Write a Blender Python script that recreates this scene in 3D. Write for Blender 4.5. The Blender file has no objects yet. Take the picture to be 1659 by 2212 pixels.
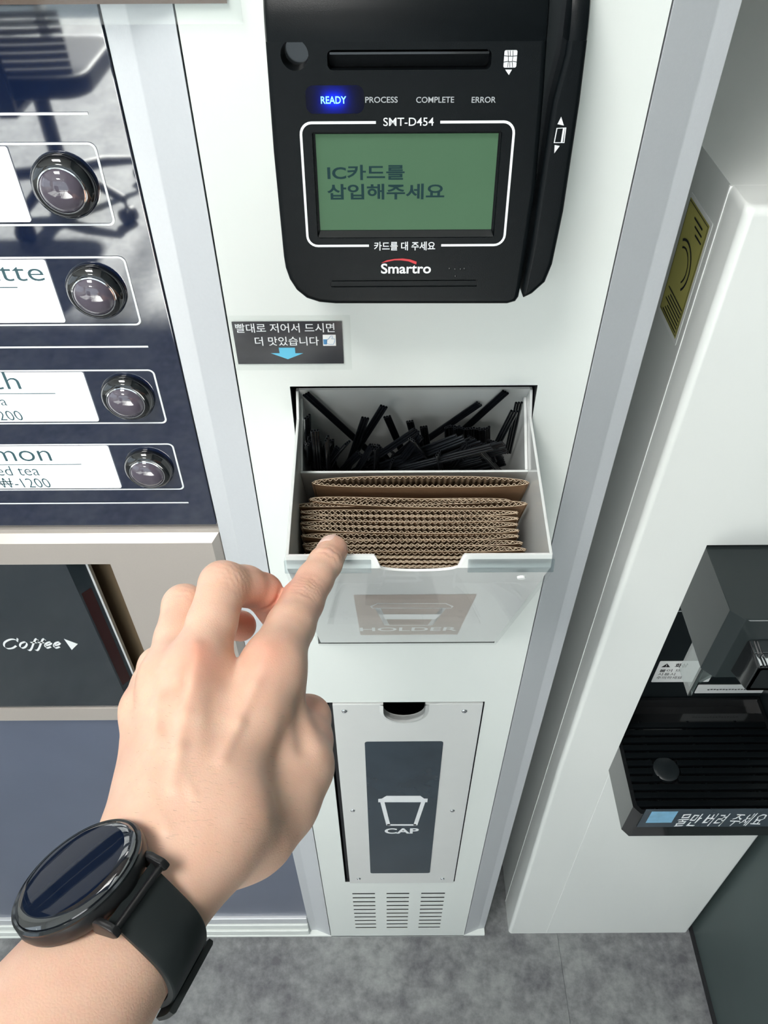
import bpy, bmesh, math, random
import numpy as np
from mathutils import Vector, Matrix

random.seed(7)
scene = bpy.context.scene
COL = scene.collection

# ------------------------------------------------------------------ camera
FPX = 1690.0                       # focal length in pixels of the 1659 x 2212 frame
CAM = np.array([-0.016, -0.364, 1.289])
VX, VY = 838.6, 2753.0             # vanishing point of the vertical edges
TH = math.atan2(FPX, math.hypot(VY - 1106.0, VX - 829.5))
ROLL = -math.atan2(VX - 829.5, VY - 1106.0)
FW = np.array([0, math.cos(TH), -math.sin(TH)])
_r = np.array([1.0, 0, 0]); _u = np.cross(_r, FW)
RT = math.cos(ROLL) * _r + math.sin(ROLL) * _u
UP = -math.sin(ROLL) * _r + math.cos(ROLL) * _u
cd = bpy.data.cameras.new('camera'); cam = bpy.data.objects.new('camera', cd); COL.objects.link(cam)
cd.sensor_fit = 'VERTICAL'; cd.sensor_height = 24.0; cd.lens = 24.0 * FPX / 2212.0
cd.clip_start = 0.01; cd.clip_end = 200
m = Matrix.Identity(4)
for i in range(3):
    m[i][0] = RT[i]; m[i][1] = UP[i]; m[i][2] = -FW[i]; m[i][3] = CAM[i]
cam.matrix_world = m
scene.camera = cam

# ------------------------------------------------------------------ world, sun, exposure
w = bpy.data.worlds.new('sky'); scene.world = w; w.use_nodes = True
bg = w.node_tree.nodes['Background']
bg.inputs[0].default_value = (0.80, 0.90, 1.0, 1); bg.inputs[1].default_value = 2.2
sd = bpy.data.lights.new('sun', 'SUN'); sun = bpy.data.objects.new('sun', sd); COL.objects.link(sun)
sd.energy = 95.0; sd.angle = math.radians(2.5); sd.color = (1.0, 0.97, 0.92)
sun.location = (-1.5, -8, 5)
sun.rotation_euler = Vector((-0.05, 1.0, -0.86)).to_track_quat('-Z', 'Y').to_euler()
vs = scene.view_settings
vs.view_transform = 'Standard'; vs.look = 'None'; vs.exposure = -0.27; vs.gamma = 1.0; vs.use_curve_mapping = False

# ------------------------------------------------------------------ pixel -> place helpers
def ray(u, v): return FW + RT * (u - 829.5) / FPX - UP * (v - 1106.0) / FPX
def on_y(u, v, y): d = ray(u, v); return CAM + d * (y - CAM[1]) / d[1]
def on_z(u, v, z): d = ray(u, v); return CAM + d * (z - CAM[2]) / d[2]
def on_plane(u, v, p0, n):
    d = ray(u, v); return CAM + d * (np.dot(np.asarray(p0) - CAM, n) / np.dot(d, n))
def at_depth(u, v, k): return CAM + ray(u, v) * k

# ------------------------------------------------------------------ materials
MAT = {}
def nodes(name):
    mt = bpy.data.materials.new(name); mt.use_nodes = True
    nt = mt.node_tree
    return mt, nt, nt.nodes['Principled BSDF']
def pm(name, col, rough=0.5, metal=0.0, var=0.04, scale=40.0, bump=0.0, bscale=200.0, ior=1.5, coat=0.0, coat_r=0.05, emit=None, es=0.0, trans=0.0, rvar=0.0, sss=0.0):
    mt, nt, b = nodes(name)
    tc = nt.nodes.new('ShaderNodeTexCoord')
    nz = nt.nodes.new('ShaderNodeTexNoise'); nz.inputs['Scale'].default_value = scale; nz.inputs['Detail'].default_value = 4
    nt.links.new(tc.outputs['Object'], nz.inputs['Vector'])
    mx = nt.nodes.new('ShaderNodeMix'); mx.data_type = 'RGBA'
    mx.inputs[6].default_value = tuple(max(0, c * (1 - var)) for c in col) + (1,)
    mx.inputs[7].default_value = tuple(min(1, c * (1 + var)) for c in col) + (1,)
    nt.links.new(nz.outputs['Fac'], mx.inputs[0]); nt.links.new(mx.outputs[2], b.inputs['Base Color'])
    b.inputs['Roughness'].default_value = rough; b.inputs['Metallic'].default_value = metal; b.inputs['IOR'].default_value = ior
    if rvar:
        mr = nt.nodes.new('ShaderNodeMapRange'); mr.inputs['To Min'].default_value = max(0, rough - rvar); mr.inputs['To Max'].default_value = rough + rvar
        nt.links.new(nz.outputs['Fac'], mr.inputs['Value']); nt.links.new(mr.outputs[0], b.inputs['Roughness'])
    if coat: b.inputs['Coat Weight'].default_value = coat; b.inputs['Coat Roughness'].default_value = coat_r
    if trans: b.inputs['Transmission Weight'].default_value = trans
    if sss: b.inputs['Subsurface Weight'].default_value = sss; b.inputs['Subsurface Scale'].default_value = 0.004
    if emit: b.inputs['Emission Color'].default_value = tuple(emit) + (1,); b.inputs['Emission Strength'].default_value = es
    if bump:
        n2 = nt.nodes.new('ShaderNodeTexNoise'); n2.inputs['Scale'].default_value = bscale; n2.inputs['Detail'].default_value = 3
        nt.links.new(tc.outputs['Object'], n2.inputs['Vector'])
        bp = nt.nodes.new('ShaderNodeBump'); bp.inputs['Strength'].default_value = bump; bp.inputs['Distance'].default_value = 0.0006
        nt.links.new(n2.outputs['Fac'], bp.inputs['Height']); nt.links.new(bp.outputs[0], b.inputs['Normal'])
    MAT[name] = mt
    return mt
def clear(name, tint=(1, 1, 1), rough=0.02, ior=1.49, gloss=1.0):
    # thin clear sheet: straight-through light plus a Fresnel reflection
    mt = bpy.data.materials.new(name); mt.use_nodes = True; nt = mt.node_tree; nt.nodes.clear()
    o = nt.nodes.new('ShaderNodeOutputMaterial'); tr = nt.nodes.new('ShaderNodeBsdfTransparent'); g = nt.nodes.new('ShaderNodeBsdfGlossy')
    fr = nt.nodes.new('ShaderNodeFresnel'); mx = nt.nodes.new('ShaderNodeMixShader'); mu = nt.nodes.new('ShaderNodeMath')
    mu.operation = 'MULTIPLY'; mu.inputs[1].default_value = gloss
    tr.inputs[0].default_value = tuple(tint) + (1,); g.inputs['Roughness'].default_value = rough
    ge = nt.nodes.new('ShaderNodeNewGeometry'); mr = nt.nodes.new('ShaderNodeMapRange'); mr.inputs['To Min'].default_value = ior; mr.inputs['To Max'].default_value = 1.0 / ior
    nt.links.new(ge.outputs['Backfacing'], mr.inputs['Value']); nt.links.new(mr.outputs[0], fr.inputs[0])
    nt.links.new(fr.outputs[0], mu.inputs[0]); nt.links.new(mu.outputs[0], mx.inputs[0]); nt.links.new(tr.outputs[0], mx.inputs[1]); nt.links.new(g.outputs[0], mx.inputs[2]); nt.links.new(mx.outputs[0], o.inputs[0])
    MAT[name] = mt
    return mt

pm('white_paint', (0.77, 0.805, 0.78), 0.38, var=0.015, scale=8, bump=0.05, bscale=900)
pm('silver', (0.62, 0.64, 0.67), 0.42, 0.25, var=0.03, scale=600, bump=0.06, bscale=1500)
pm('cabinet_grey', (0.55, 0.57, 0.58), 0.45)
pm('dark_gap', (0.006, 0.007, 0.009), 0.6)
pm('menu_glass', (0.006, 0.013, 0.042), 0.03, ior=2.2, var=0.1, scale=10)
pm('print_white', (0.78, 0.80, 0.82), 0.5)
pm('print_grey', (0.42, 0.44, 0.46), 0.5)
pm('label_lit', (0.8, 0.8, 0.8), 0.4, emit=(0.93, 0.98, 1.0), es=1.15)
pm('label_ink', (0.03, 0.09, 0.11), 0.5)
pm('button_black', (0.004, 0.0045, 0.006), 0.09, coat=1.0)
pm('button_lens', (0.085, 0.070, 0.095), 0.05, ior=1.6, coat=1.0, var=0.3, scale=90)
pm('chrome', (0.75, 0.76, 0.78), 0.08, 1.0)
pm('champagne', (0.52, 0.47, 0.43), 0.34, 0.35, var=0.03, scale=700)
pm('bronze', (0.34, 0.25, 0.16), 0.3, 0.6)
pm('door_gloss', (0.020, 0.028, 0.035), 0.16, coat=0.5, var=0.15)
pm('dark_red', (0.03, 0.006, 0.006), 0.3)
pm('slate_panel', (0.105, 0.125, 0.185), 0.28, var=0.12, scale=14, coat=0.25, coat_r=0.25)
pm('plastic_black', (0.0035, 0.005, 0.006), 0.36, var=0.2, scale=200, bump=0.10, bscale=2500, ior=1.22)
pm('plastic_black_gloss', (0.010, 0.011, 0.012), 0.12, coat=0.4)
pm('lcd', (0.04, 0.085, 0.05), 0.45, emit=(0.10, 0.24, 0.11), es=0.32, ior=1.3, var=0.12, scale=30)
pm('lcd_ink', (0.010, 0.030, 0.034), 0.6, emit=(0.02, 0.06, 0.055), es=0.25, ior=1.2)
pm('print_red', (0.55, 0.02, 0.03), 0.4)
pm('led_blue', (0.05, 0.2, 0.6), 0.4, emit=(0.03, 0.16, 1.0), es=34.0)
pm('sticker_black', (0.028, 0.030, 0.036), 0.22, var=0.35, scale=60, bump=0.15, bscale=120)
pm('sky_blue', (0.13, 0.55, 0.78), 0.4)
pm('thumb_blue', (0.07, 0.25, 0.50), 0.4)
pm('tray_white', (0.66, 0.68, 0.67), 0.14, var=0.02, scale=20)
pm('tray_front', (0.80, 0.80, 0.79), 0.22, var=0.02, scale=20)
pm('cap_cover', (0.66, 0.67, 0.66), 0.25, var=0.02)
pm('slate_film', (0.030, 0.046, 0.062), 0.24, var=0.3, scale=25, bump=0.3, bscale=30)
pm('beige_print', (0.47, 0.38, 0.33), 0.35, var=0.06)
pm('straw_black', (0.005, 0.006, 0.008), 0.22, var=0.1, ior=1.48)
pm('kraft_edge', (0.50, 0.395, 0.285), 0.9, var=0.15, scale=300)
pm('kraft', (0.33, 0.19, 0.10), 0.78, var=0.18, scale=160, bump=0.2, bscale=700)  # sleeve faces coloured darker than the cut edges to put shade inside the tubes
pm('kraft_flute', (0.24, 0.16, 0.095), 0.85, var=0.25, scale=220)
pm('purifier_white', (0.78, 0.80, 0.78), 0.30, var=0.015, scale=6)
pm('seam_white', (0.92, 0.93, 0.92), 0.3)
pm('yellow_label', (0.50, 0.46, 0.13), 0.45)
pm('ink_black', (0.012, 0.013, 0.015), 0.5)
pm('paper_white', (0.85, 0.86, 0.85), 0.5)
pm('recess_black', (0.010, 0.014, 0.016), 0.35)
pm('spout_gloss', (0.024, 0.031, 0.032), 0.14, ior=1.34)
pm('label_tape', (0.045, 0.06, 0.075), 0.25, var=0.25, scale=50)
pm('tape_blue', (0.20, 0.42, 0.60), 0.3, var=0.4, scale=120)
pm('brown_print', (0.14, 0.085, 0.06), 0.35)
pm('watch_case', (0.010, 0.010, 0.011), 0.30)
pm('watch_screen', (0.003, 0.007, 0.020), 0.02, ior=1.17)
pm('watch_glass_edge', (0.004, 0.006, 0.010), 0.03, ior=2.2)
pm('watch_bezel', (0.05, 0.055, 0.06), 0.12, 0.8)
pm('strap_rubber', (0.012, 0.016, 0.017), 0.55, var=0.15, bump=0.05)
pm('nail', (0.86, 0.60, 0.52), 0.28, var=0.05)
pm('wall_paint', (0.72, 0.72, 0.69), 0.8, var=0.03)
pm('partition_green', (0.050, 0.070, 0.068), 0.5, var=0.18, scale=9)
pm('ceiling_paint', (0.78, 0.78, 0.76), 0.9)
pm('frame_white', (0.7, 0.71, 0.72), 0.4)
pm('lamp_diffuser', (0.9, 0.9, 0.9), 0.6, emit=(1.0, 0.985, 0.95), es=38.0)
pm('chair_black', (0.014, 0.015, 0.018), 0.45)
pm('chair_mesh', (0.03, 0.035, 0.05), 0.7)
clear('clear_acrylic', (0.982, 0.986, 0.986), 0.03, 1.45, 0.35)
clear('clear_film', (0.955, 0.965, 0.96), 0.06, 1.4, 1.0)
clear('window_glass', (0.96, 0.98, 0.97), 0.0, 1.45, 1.0)
clear('clear_lip', (0.80, 0.84, 0.85), 0.05, 1.45, 0.4)
clear('clear_guard', (0.78, 0.82, 0.82), 0.05, 1.6, 2.2)

# translucent smoked window for the status lamp
mt = bpy.data.materials.new('led_window'); mt.use_nodes = True; nt = mt.node_tree; nt.nodes.clear()
o_ = nt.nodes.new('ShaderNodeOutputMaterial'); t_ = nt.nodes.new('ShaderNodeBsdfTranslucent'); g_ = nt.nodes.new('ShaderNodeBsdfPrincipled'); x_ = nt.nodes.new('ShaderNodeMixShader')
t_.inputs[0].default_value = (0.05, 0.07, 0.45, 1); g_.inputs['Base Color'].default_value = (0.004, 0.0045, 0.005, 1); g_.inputs['IOR'].default_value = 1.3; g_.inputs['Roughness'].default_value = 0.38; x_.inputs[0].default_value = 0.5
nt.links.new(t_.outputs[0], x_.inputs[1]); nt.links.new(g_.outputs[0], x_.inputs[2]); nt.links.new(x_.outputs[0], o_.inputs[0]); MAT['led_window'] = mt

# mottled stone-look vinyl floor
mt, nt, b = nodes('vinyl_floor'); MAT['vinyl_floor'] = mt
tc = nt.nodes.new('ShaderNodeTexCoord')
n1 = nt.nodes.new('ShaderNodeTexNoise'); n1.inputs['Scale'].default_value = 7; n1.inputs['Detail'].default_value = 9; n1.inputs['Roughness'].default_value = 0.68
n2 = nt.nodes.new('ShaderNodeTexNoise'); n2.inputs['Scale'].default_value = 42; n2.inputs['Detail'].default_value = 7; n2.inputs['Roughness'].default_value = 0.7
for n_ in (n1, n2): nt.links.new(tc.outputs['Object'], n_.inputs['Vector'])
ad = nt.nodes.new('ShaderNodeMath'); ad.operation = 'ADD'; nt.links.new(n1.outputs['Fac'], ad.inputs[0]); nt.links.new(n2.outputs['Fac'], ad.inputs[1])
rp = nt.nodes.new('ShaderNodeValToRGB'); rp.color_ramp.elements[0].position = 0.40; rp.color_ramp.elements[0].color = (0.105, 0.105, 0.115, 1)
rp.color_ramp.elements[1].position = 0.62; rp.color_ramp.elements[1].color = (0.30, 0.31, 0.31, 1)
hf = nt.nodes.new('ShaderNodeMath'); hf.operation = 'MULTIPLY'; hf.inputs[1].default_value = 0.5
nt.links.new(ad.outputs[0], hf.inputs[0]); nt.links.new(hf.outputs[0], rp.inputs[0]); nt.links.new(rp.outputs[0], b.inputs['Base Color'])
b.inputs['Roughness'].default_value = 0.42

# skin
mt, nt, b = nodes('skin'); MAT['skin'] = mt
tc = nt.nodes.new('ShaderNodeTexCoord')
at = nt.nodes.new('ShaderNodeAttribute'); at.attribute_name = 'tint'
n1 = nt.nodes.new('ShaderNodeTexNoise'); n1.inputs['Scale'].default_value = 70; n1.inputs['Detail'].default_value = 5
nt.links.new(tc.outputs['Object'], n1.inputs['Vector'])
mx = nt.nodes.new('ShaderNodeMix'); mx.data_type = 'RGBA'; mx.blend_type = 'MULTIPLY'; mx.inputs[0].default_value = 1.0
rp = nt.nodes.new('ShaderNodeValToRGB'); rp.color_ramp.elements[0].position = 0.3; rp.color_ramp.elements[0].color = (0.93, 0.86, 0.84, 1); rp.color_ramp.elements[1].position = 0.7; rp.color_ramp.elements[1].color = (1, 1, 1, 1)
nt.links.new(n1.outputs['Fac'], rp.inputs[0]); nt.links.new(at.outputs['Color'], mx.inputs[6]); nt.links.new(rp.outputs[0], mx.inputs[7]); nt.links.new(mx.outputs[2], b.inputs['Base Color'])
vo = nt.nodes.new('ShaderNodeTexVoronoi'); vo.inputs['Scale'].default_value = 900; vo.feature = 'DISTANCE_TO_EDGE'
nt.links.new(tc.outputs['Object'], vo.inputs['Vector'])
n3 = nt.nodes.new('ShaderNodeTexNoise'); n3.inputs['Scale'].default_value = 320; n3.inputs['Detail'].default_value = 4
nt.links.new(tc.outputs['Object'], n3.inputs['Vector'])
a2 = nt.nodes.new('ShaderNodeMath'); a2.operation = 'ADD'; nt.links.new(vo.outputs['Distance'], a2.inputs[0]); nt.links.new(n3.outputs['Fac'], a2.inputs[1])
bp = nt.nodes.new('ShaderNodeBump'); bp.inputs['Strength'].default_value = 0.24; bp.inputs['Distance'].default_value = 0.0004
nt.links.new(a2.outputs[0], bp.inputs['Height']); nt.links.new(bp.outputs[0], b.inputs['Normal'])
b.inputs['Roughness'].default_value = 0.46; b.inputs['Subsurface Weight'].default_value = 0.30; b.inputs['Subsurface Scale'].default_value = 0.005
b.inputs['Subsurface Radius'].default_value = (1.0, 0.30, 0.14)

# ------------------------------------------------------------------ mesh helpers
def finish(name, bm, mat, parent=None, local=False, smooth=False, bevel=0.0, seg=2, ang=35):
    if bevel:
        bmesh.ops.remove_doubles(bm, verts=bm.verts, dist=1e-7)
        es = [e for e in bm.edges if len(e.link_faces) == 2 and e.calc_face_angle(0) > math.radians(ang)]
        bmesh.ops.bevel(bm, geom=es, offset=bevel, segments=seg, affect='EDGES', profile=0.5, clamp_overlap=True)
    me = bpy.data.meshes.new(name); bm.to_mesh(me); bm.free()
    if smooth or bevel:
        me.polygons.foreach_set('use_smooth', [True] * len(me.polygons)); me.set_sharp_from_angle(angle=math.radians(38))
    me.materials.append(MAT[mat] if isinstance(mat, str) else mat)
    o = bpy.data.objects.new(name, me); COL.objects.link(o)
    if bevel: weighted(o)
    adopt(o, parent, local)
    return o
def weighted(o):                         # keep big flat faces flat beside rounded edges
    md = o.modifiers.new('flat_faces', 'WEIGHTED_NORMAL'); md.keep_sharp = True; md.weight = 100
def adopt(o, parent, local=False):
    if parent is not None:
        o.parent = parent
        if not local and parent.type == 'EMPTY':
            o.matrix_parent_inverse = parent.matrix_basis.inverted()
def empty(name, loc=(0, 0, 0), label=None, cat=None, group=None, mat=None):
    o = bpy.data.objects.new(name, None); COL.objects.link(o); o.empty_display_size = 0.05
    if mat is not None: o.matrix_basis = mat
    else: o.location = loc
    if label: tag(o, label, cat, group)
    return o
def tag(o, label, cat, group=None):
    o['label'] = label; o['category'] = cat
    if group: o['group'] = group
    return o
def BM(): return bmesh.new()
def box(bm, x0, x1, y0, y1, z0, z1):
    v = [bm.verts.new((x, y, z)) for x in (x0, x1) for y in (y0, y1) for z in (z0, z1)]
    for f in ((0, 1, 3, 2), (4, 6, 7, 5), (0, 4, 5, 1), (2, 3, 7, 6), (0, 2, 6, 4), (1, 5, 7, 3)): bm.faces.new([v[i] for i in f])
def prism(bm, pts, d0, d1, f):
    """closed 2-D outline pts extruded from d0 to d1; f(a, b, d) gives the 3-D point"""
    A = [bm.verts.new(f(a, b, d0)) for a, b in pts]; B = [bm.verts.new(f(a, b, d1)) for a, b in pts]
    n = len(pts)
    bm.faces.new(A); bm.faces.new(B[::-1])
    for i in range(n): bm.faces.new((A[i], B[i], B[(i + 1) % n], A[(i + 1) % n]))
    bmesh.ops.recalc_face_normals(bm, faces=bm.faces)
XZ = lambda a, b, d: (a, d, b)
YZ = lambda a, b, d: (d, a, b)
XY = lambda a, b, d: (a, b, d)
def flat(bm, pts, d, f=XZ): bm.faces.new([bm.verts.new(f(a, b, d)) for a, b in pts])
def rrect(x0, x1, z0, z1, r, n=5):
    p = []
    for cx, cz, a0 in ((x1 - r, z1 - r, 0), (x0 + r, z1 - r, 90), (x0 + r, z0 + r, 180), (x1 - r, z0 + r, 270)):
        for i in range(n + 1):
            a = math.radians(a0 + 90.0 * i / n); p.append((cx + r * math.cos(a), cz + r * math.sin(a)))
    return p
def ring(bm, po, pi, d, f=XZ):
    A = [bm.verts.new(f(a, b, d)) for a, b in po]; B = [bm.verts.new(f(a, b, d)) for a, b in pi]; n = len(po)
    for i in range(n): bm.faces.new((A[i], A[(i + 1) % n], B[(i + 1) % n], B[i]))
def tube(bm, pts, r, n=10, cap=True):
    pts = [Vector(p) for p in pts]; rs = r if isinstance(r, (list, tuple)) else [r] * len(pts); rows = []
    ref = None
    for i, p in enumerate(pts):
        t = ((pts[i + 1] if i + 1 < len(pts) else p) - (pts[i - 1] if i else p)).normalized()
        if ref is None: ref = t.orthogonal().normalized()
        ref = (ref - t * ref.dot(t)).normalized(); s = t.cross(ref)
        rows.append([bm.verts.new(p + (ref * math.cos(2 * math.pi * j / n) + s * math.sin(2 * math.pi * j / n)) * rs[i]) for j in range(n)])
    for a, b in zip(rows, rows[1:]):
        for j in range(n): bm.faces.new((a[j], a[(j + 1) % n], b[(j + 1) % n], b[j]))
    if cap: bm.faces.new(rows[0][::-1]); bm.faces.new(rows[-1])
def lathe(bm, prof, n=32, f=lambda x, y, z: (x, y, z)):
    """prof: (radius, height) pairs turned about the height axis"""
    rows = []
    for r, h in prof:
        if r < 1e-6: rows.append([bm.verts.new(f(0, 0, h))])
        else: rows.append([bm.verts.new(f(r * math.cos(2 * math.pi * j / n), r * math.sin(2 * math.pi * j / n), h)) for j in range(n)])
    for a, b in zip(rows, rows[1:]):
        for j in range(n):
            q = [a[j % len(a)], a[(j + 1) % len(a)], b[(j + 1) % len(b)], b[j % len(b)]]
            q2 = []
            for v in q:
                if v not in q2: q2.append(v)
            if len(q2) > 2: bm.faces.new(q2)
    bmesh.ops.recalc_face_normals(bm, faces=bm.faces)
def holed(bm, x0, x1, z0, z1, holes, y, depth):
    """front sheet at y with rectangular holes whose walls run back to y + depth"""
    xs = sorted({x0, x1, *[h[i] for h in holes for i in (0, 1)]}); zs = sorted({z0, z1, *[h[i] for h in holes for i in (2, 3)]})
    V = {}
    def vt(x, z):
        if (x, z) not in V: V[(x, z)] = bm.verts.new((x, y, z))
        return V[(x, z)]
    for xa, xb in zip(xs, xs[1:]):
        for za, zb in zip(zs, zs[1:]):
            cx, cz = (xa + xb) / 2, (za + zb) / 2
            if any(h[0] < cx < h[1] and h[2] < cz < h[3] for h in holes): continue
            bm.faces.new((vt(xa, za), vt(xb, za), vt(xb, zb), vt(xa, zb)))
    ed = [e for e in bm.edges if len(e.link_faces) == 1]
    r = bmesh.ops.extrude_edge_only(bm, edges=ed)
    for v in r['geom']:
        if isinstance(v, bmesh.types.BMVert): v.co.y = y + depth
    bmesh.ops.recalc_face_normals(bm, faces=bm.faces)
def cut(o, *cutters):
    for c in cutters:
        md = o.modifiers.new('cut', 'BOOLEAN'); md.operation = 'DIFFERENCE'; md.object = c; md.solver = 'EXACT'
    dg = bpy.context.evaluated_depsgraph_get(); dg.update()
    me = bpy.data.meshes.new_from_object(o.evaluated_get(dg))
    o.modifiers.clear(); old = o.data; o.data = me; bpy.data.meshes.remove(old)
    me.polygons.foreach_set('use_smooth', [True] * len(me.polygons)); me.set_sharp_from_angle(angle=math.radians(38))
    for c in cutters: bpy.data.objects.remove(c, do_unlink=True)
    weighted(o)
def glyphs(s, bold=0.0, shear=0.0, space=1.0):
    """outline mesh of a line of writing, as (verts 2-D, faces) with the built-in font"""
    cu = bpy.data.curves.new('writing', 'FONT'); cu.body = s; cu.offset = bold; cu.shear = shear; cu.space_character = space
    cu.resolution_u = 4; cu.fill_mode = 'FRONT'
    o = bpy.data.objects.new('writing', cu); COL.objects.link(o)
    dg = bpy.context.evaluated_depsgraph_get(); dg.update()
    me = bpy.data.meshes.new_from_object(o.evaluated_get(dg))
    vs_ = [(v.co.x, v.co.y) for v in me.vertices]; fs = [tuple(p.vertices) for p in me.polygons]
    bpy.data.objects.remove(o); bpy.data.curves.remove(cu); bpy.data.meshes.remove(me)
    return vs_, fs
def write(name, s, x0, x1, z0, z1, d, mat, parent, f=XZ, local=False, bold=0.0, shear=0.0, space=1.0, warp=None):
    """writing fitted into the rectangle x0..x1, z0..z1 of the plane that f maps to"""
    v, fs = glyphs(s, bold, shear, space)
    ax = min(p[0] for p in v); bx = max(p[0] for p in v); az = min(p[1] for p in v); bz = max(p[1] for p in v)
    bm = BM(); V = []
    for a, b in v:
        a, b = x0 + (a - ax) / (bx - ax) * (x1 - x0), z0 + (b - az) / (bz - az) * (z1 - z0)
        if warp: a, b = warp(a, b)
        V.append(bm.verts.new(f(a, b, d)))
    for q in fs:
        try: bm.faces.new([V[i] for i in q])
        except ValueError: pass
    return finish(name, bm, mat, parent, local)
def pen(bm, paths, nib, d, f=XZ):
    """broad-nib strokes: each path is a list of 2-D points, nib is the pen's half vector"""
    for p in paths:
        A = [bm.verts.new(f(a + nib[0], b + nib[1], d)) for a, b in p]; B = [bm.verts.new(f(a - nib[0], b - nib[1], d)) for a, b in p]
        for i in range(len(p) - 1): bm.faces.new((A[i], A[i + 1], B[i + 1], B[i]))
def stroke(bm, pts, wd, d, f=XZ, closed=False):
    """even-width line through 2-D points"""
    n = len(pts); L = []; Rr = []
    for i in range(n):
        a = pts[i - 1] if (i or closed) else pts[i]; c = pts[(i + 1) % n] if (i + 1 < n or closed) else pts[i]
        tx, tz = c[0] - a[0], c[1] - a[1]; l = math.hypot(tx, tz) or 1; nx, nz = -tz / l * wd / 2, tx / l * wd / 2
        L.append(bm.verts.new(f(pts[i][0] + nx, pts[i][1] + nz, d))); Rr.append(bm.verts.new(f(pts[i][0] - nx, pts[i][1] - nz, d)))
    for i in range(n if closed else n - 1):
        j = (i + 1) % n; bm.faces.new((L[i], L[j], Rr[j], Rr[i]))
def xz(u, v, y=0.0): p = on_y(u, v, y); return (p[0], p[2])

# ================================================================== the room
XL, XR, YF, YB, HC = -3.2, 0.4435, -4.2, 0.56, 2.5
def struct(name, bm, mat, parent=None, **k):
    o = finish(name, bm, mat, parent, **k)
    if parent is None: o['kind'] = 'structure'
    return o
bm = BM(); box(bm, XL - 0.15, XR + 0.12, YF - 0.15, YB + 0.12, -0.06, -0.003); struct('floor', bm, 'cabinet_grey')
floor = bpy.data.objects['floor']
# vinyl tiles with real joints: joint lines at x = 0.2415 and y = -0.33 (modules 0.60 m)
bmt = BM(); box(bmt, 0.0002, 0.5998, 0.0002, 0.5998, -0.003, 0.0); tile0 = None
ix = int((0.2415 - XL) / 0.6) + 1; ntile = 0
me_t = None
for i in range(-ix, 1):
    for j in range(-8, 2):
        x, y = 0.2415 + 0.6 * i, -0.24 + 0.6 * j
        if me_t is None:
            t = finish('floor_tile', bmt, 'vinyl_floor', floor); me_t = t.data
        else:
            t = bpy.data.objects.new('floor_tile', me_t); COL.objects.link(t); t.parent = floor
        t.location = (x, y, 0)
bm = BM(); box(bm, XL, XR + 0.12, YB, YB + 0.12, 0, HC); struct('wall_back', bm, 'wall_paint')
bm = BM(); box(bm, XR + 0.002, XR + 0.12, YF, YB, 0, HC); struct('wall_right', bm, 'partition_green')
bm = BM(); box(bm, XR - 0.0025, XR + 0.002, YF, YB, 0, 0.006); struct('baseboard_right', bm, 'dark_gap')
bm = BM(); box(bm, XL, XR + 0.12, YF, YB, HC, HC + 0.1); struct('ceiling', bm, 'ceiling_paint')
# wall behind the photographer with a tall window, and the left wall with a wide one
bm = BM(); wx0, wx1, wz0, wz1 = -2.85, 0.38, 0.05, 2.25
for a in ((XL, wx0, 0, HC), (wx1, XR + 0.12, 0, HC), (wx0, wx1, 0, wz0), (wx0, wx1, wz1, HC)): box(bm, a[0], a[1], YF - 0.15, YF, a[2], a[3])
struct('wall_front', bm, 'wall_paint')
bm = BM(); ly0, ly1, lz0, lz1 = -3.7, -0.15, 0.75, 2.25
for a in ((YF - 0.15, ly0, 0, HC), (ly1, YB + 0.12, 0, HC), (ly0, ly1, 0, lz0), (ly0, ly1, lz1, HC)): box(bm, XL - 0.15, XL, a[0], a[1], a[2], a[3])
struct('wall_left', bm, 'wall_paint')
def window(name, n, x0, x1, z0, z1, mk):
    bm = BM(); t = 0.05
    mk(bm, x0, x1, z0, z0 + t, 0.06); mk(bm, x0, x1, z1 - t, z1, 0.06)
    for i in range(n + 1):
        x = x0 + (x1 - x0 - t) * i / n; mk(bm, x, x + t, z0 + t, z1 - t, 0.06)
    fr = struct(name, bm, 'frame_white', bevel=0.004)
    for i in range(n):
        xa = x0 + (x1 - x0 - t) * i / n + t; xb = x0 + (x1 - x0 - t) * (i + 1) / n
        b2 = BM(); mk(b2, xa, xb, z0 + t, z1 - t, 0.006); finish('pane', b2, 'window_glass', fr)
window('window_1', 3, wx0, wx1, wz0, wz1, lambda b, x0, x1, z0, z1, d: box(b, x0, x1, YF - 0.07 - d / 2, YF - 0.07 + d / 2, z0, z1))
window('window_2', 3, ly0, ly1, lz0, lz1, lambda b, x0, x1, z0, z1, d: box(b, XL - 0.07 - d / 2, XL - 0.07 + d / 2, x0, x1, z0, z1))
for nm, loc, rot, sx, sy in (('daylight_portal', ((wx0 + wx1) / 2, YF - 0.02, (wz0 + wz1) / 2), (math.radians(90), 0, 0), wx1 - wx0, wz1 - wz0),
                             ('daylight_portal', (XL - 0.02, (ly0 + ly1) / 2, (lz0 + lz1) / 2), (math.radians(90), 0, math.radians(-90)), ly1 - ly0, lz1 - lz0)):
    ld = bpy.data.lights.new(nm, 'AREA'); ld.shape = 'RECTANGLE'; ld.size = sx; ld.size_y = sy; ld.cycles.is_portal = True
    lo = bpy.data.objects.new(nm, ld); COL.objects.link(lo); lo.location = loc; lo.rotation_euler = rot
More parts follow.
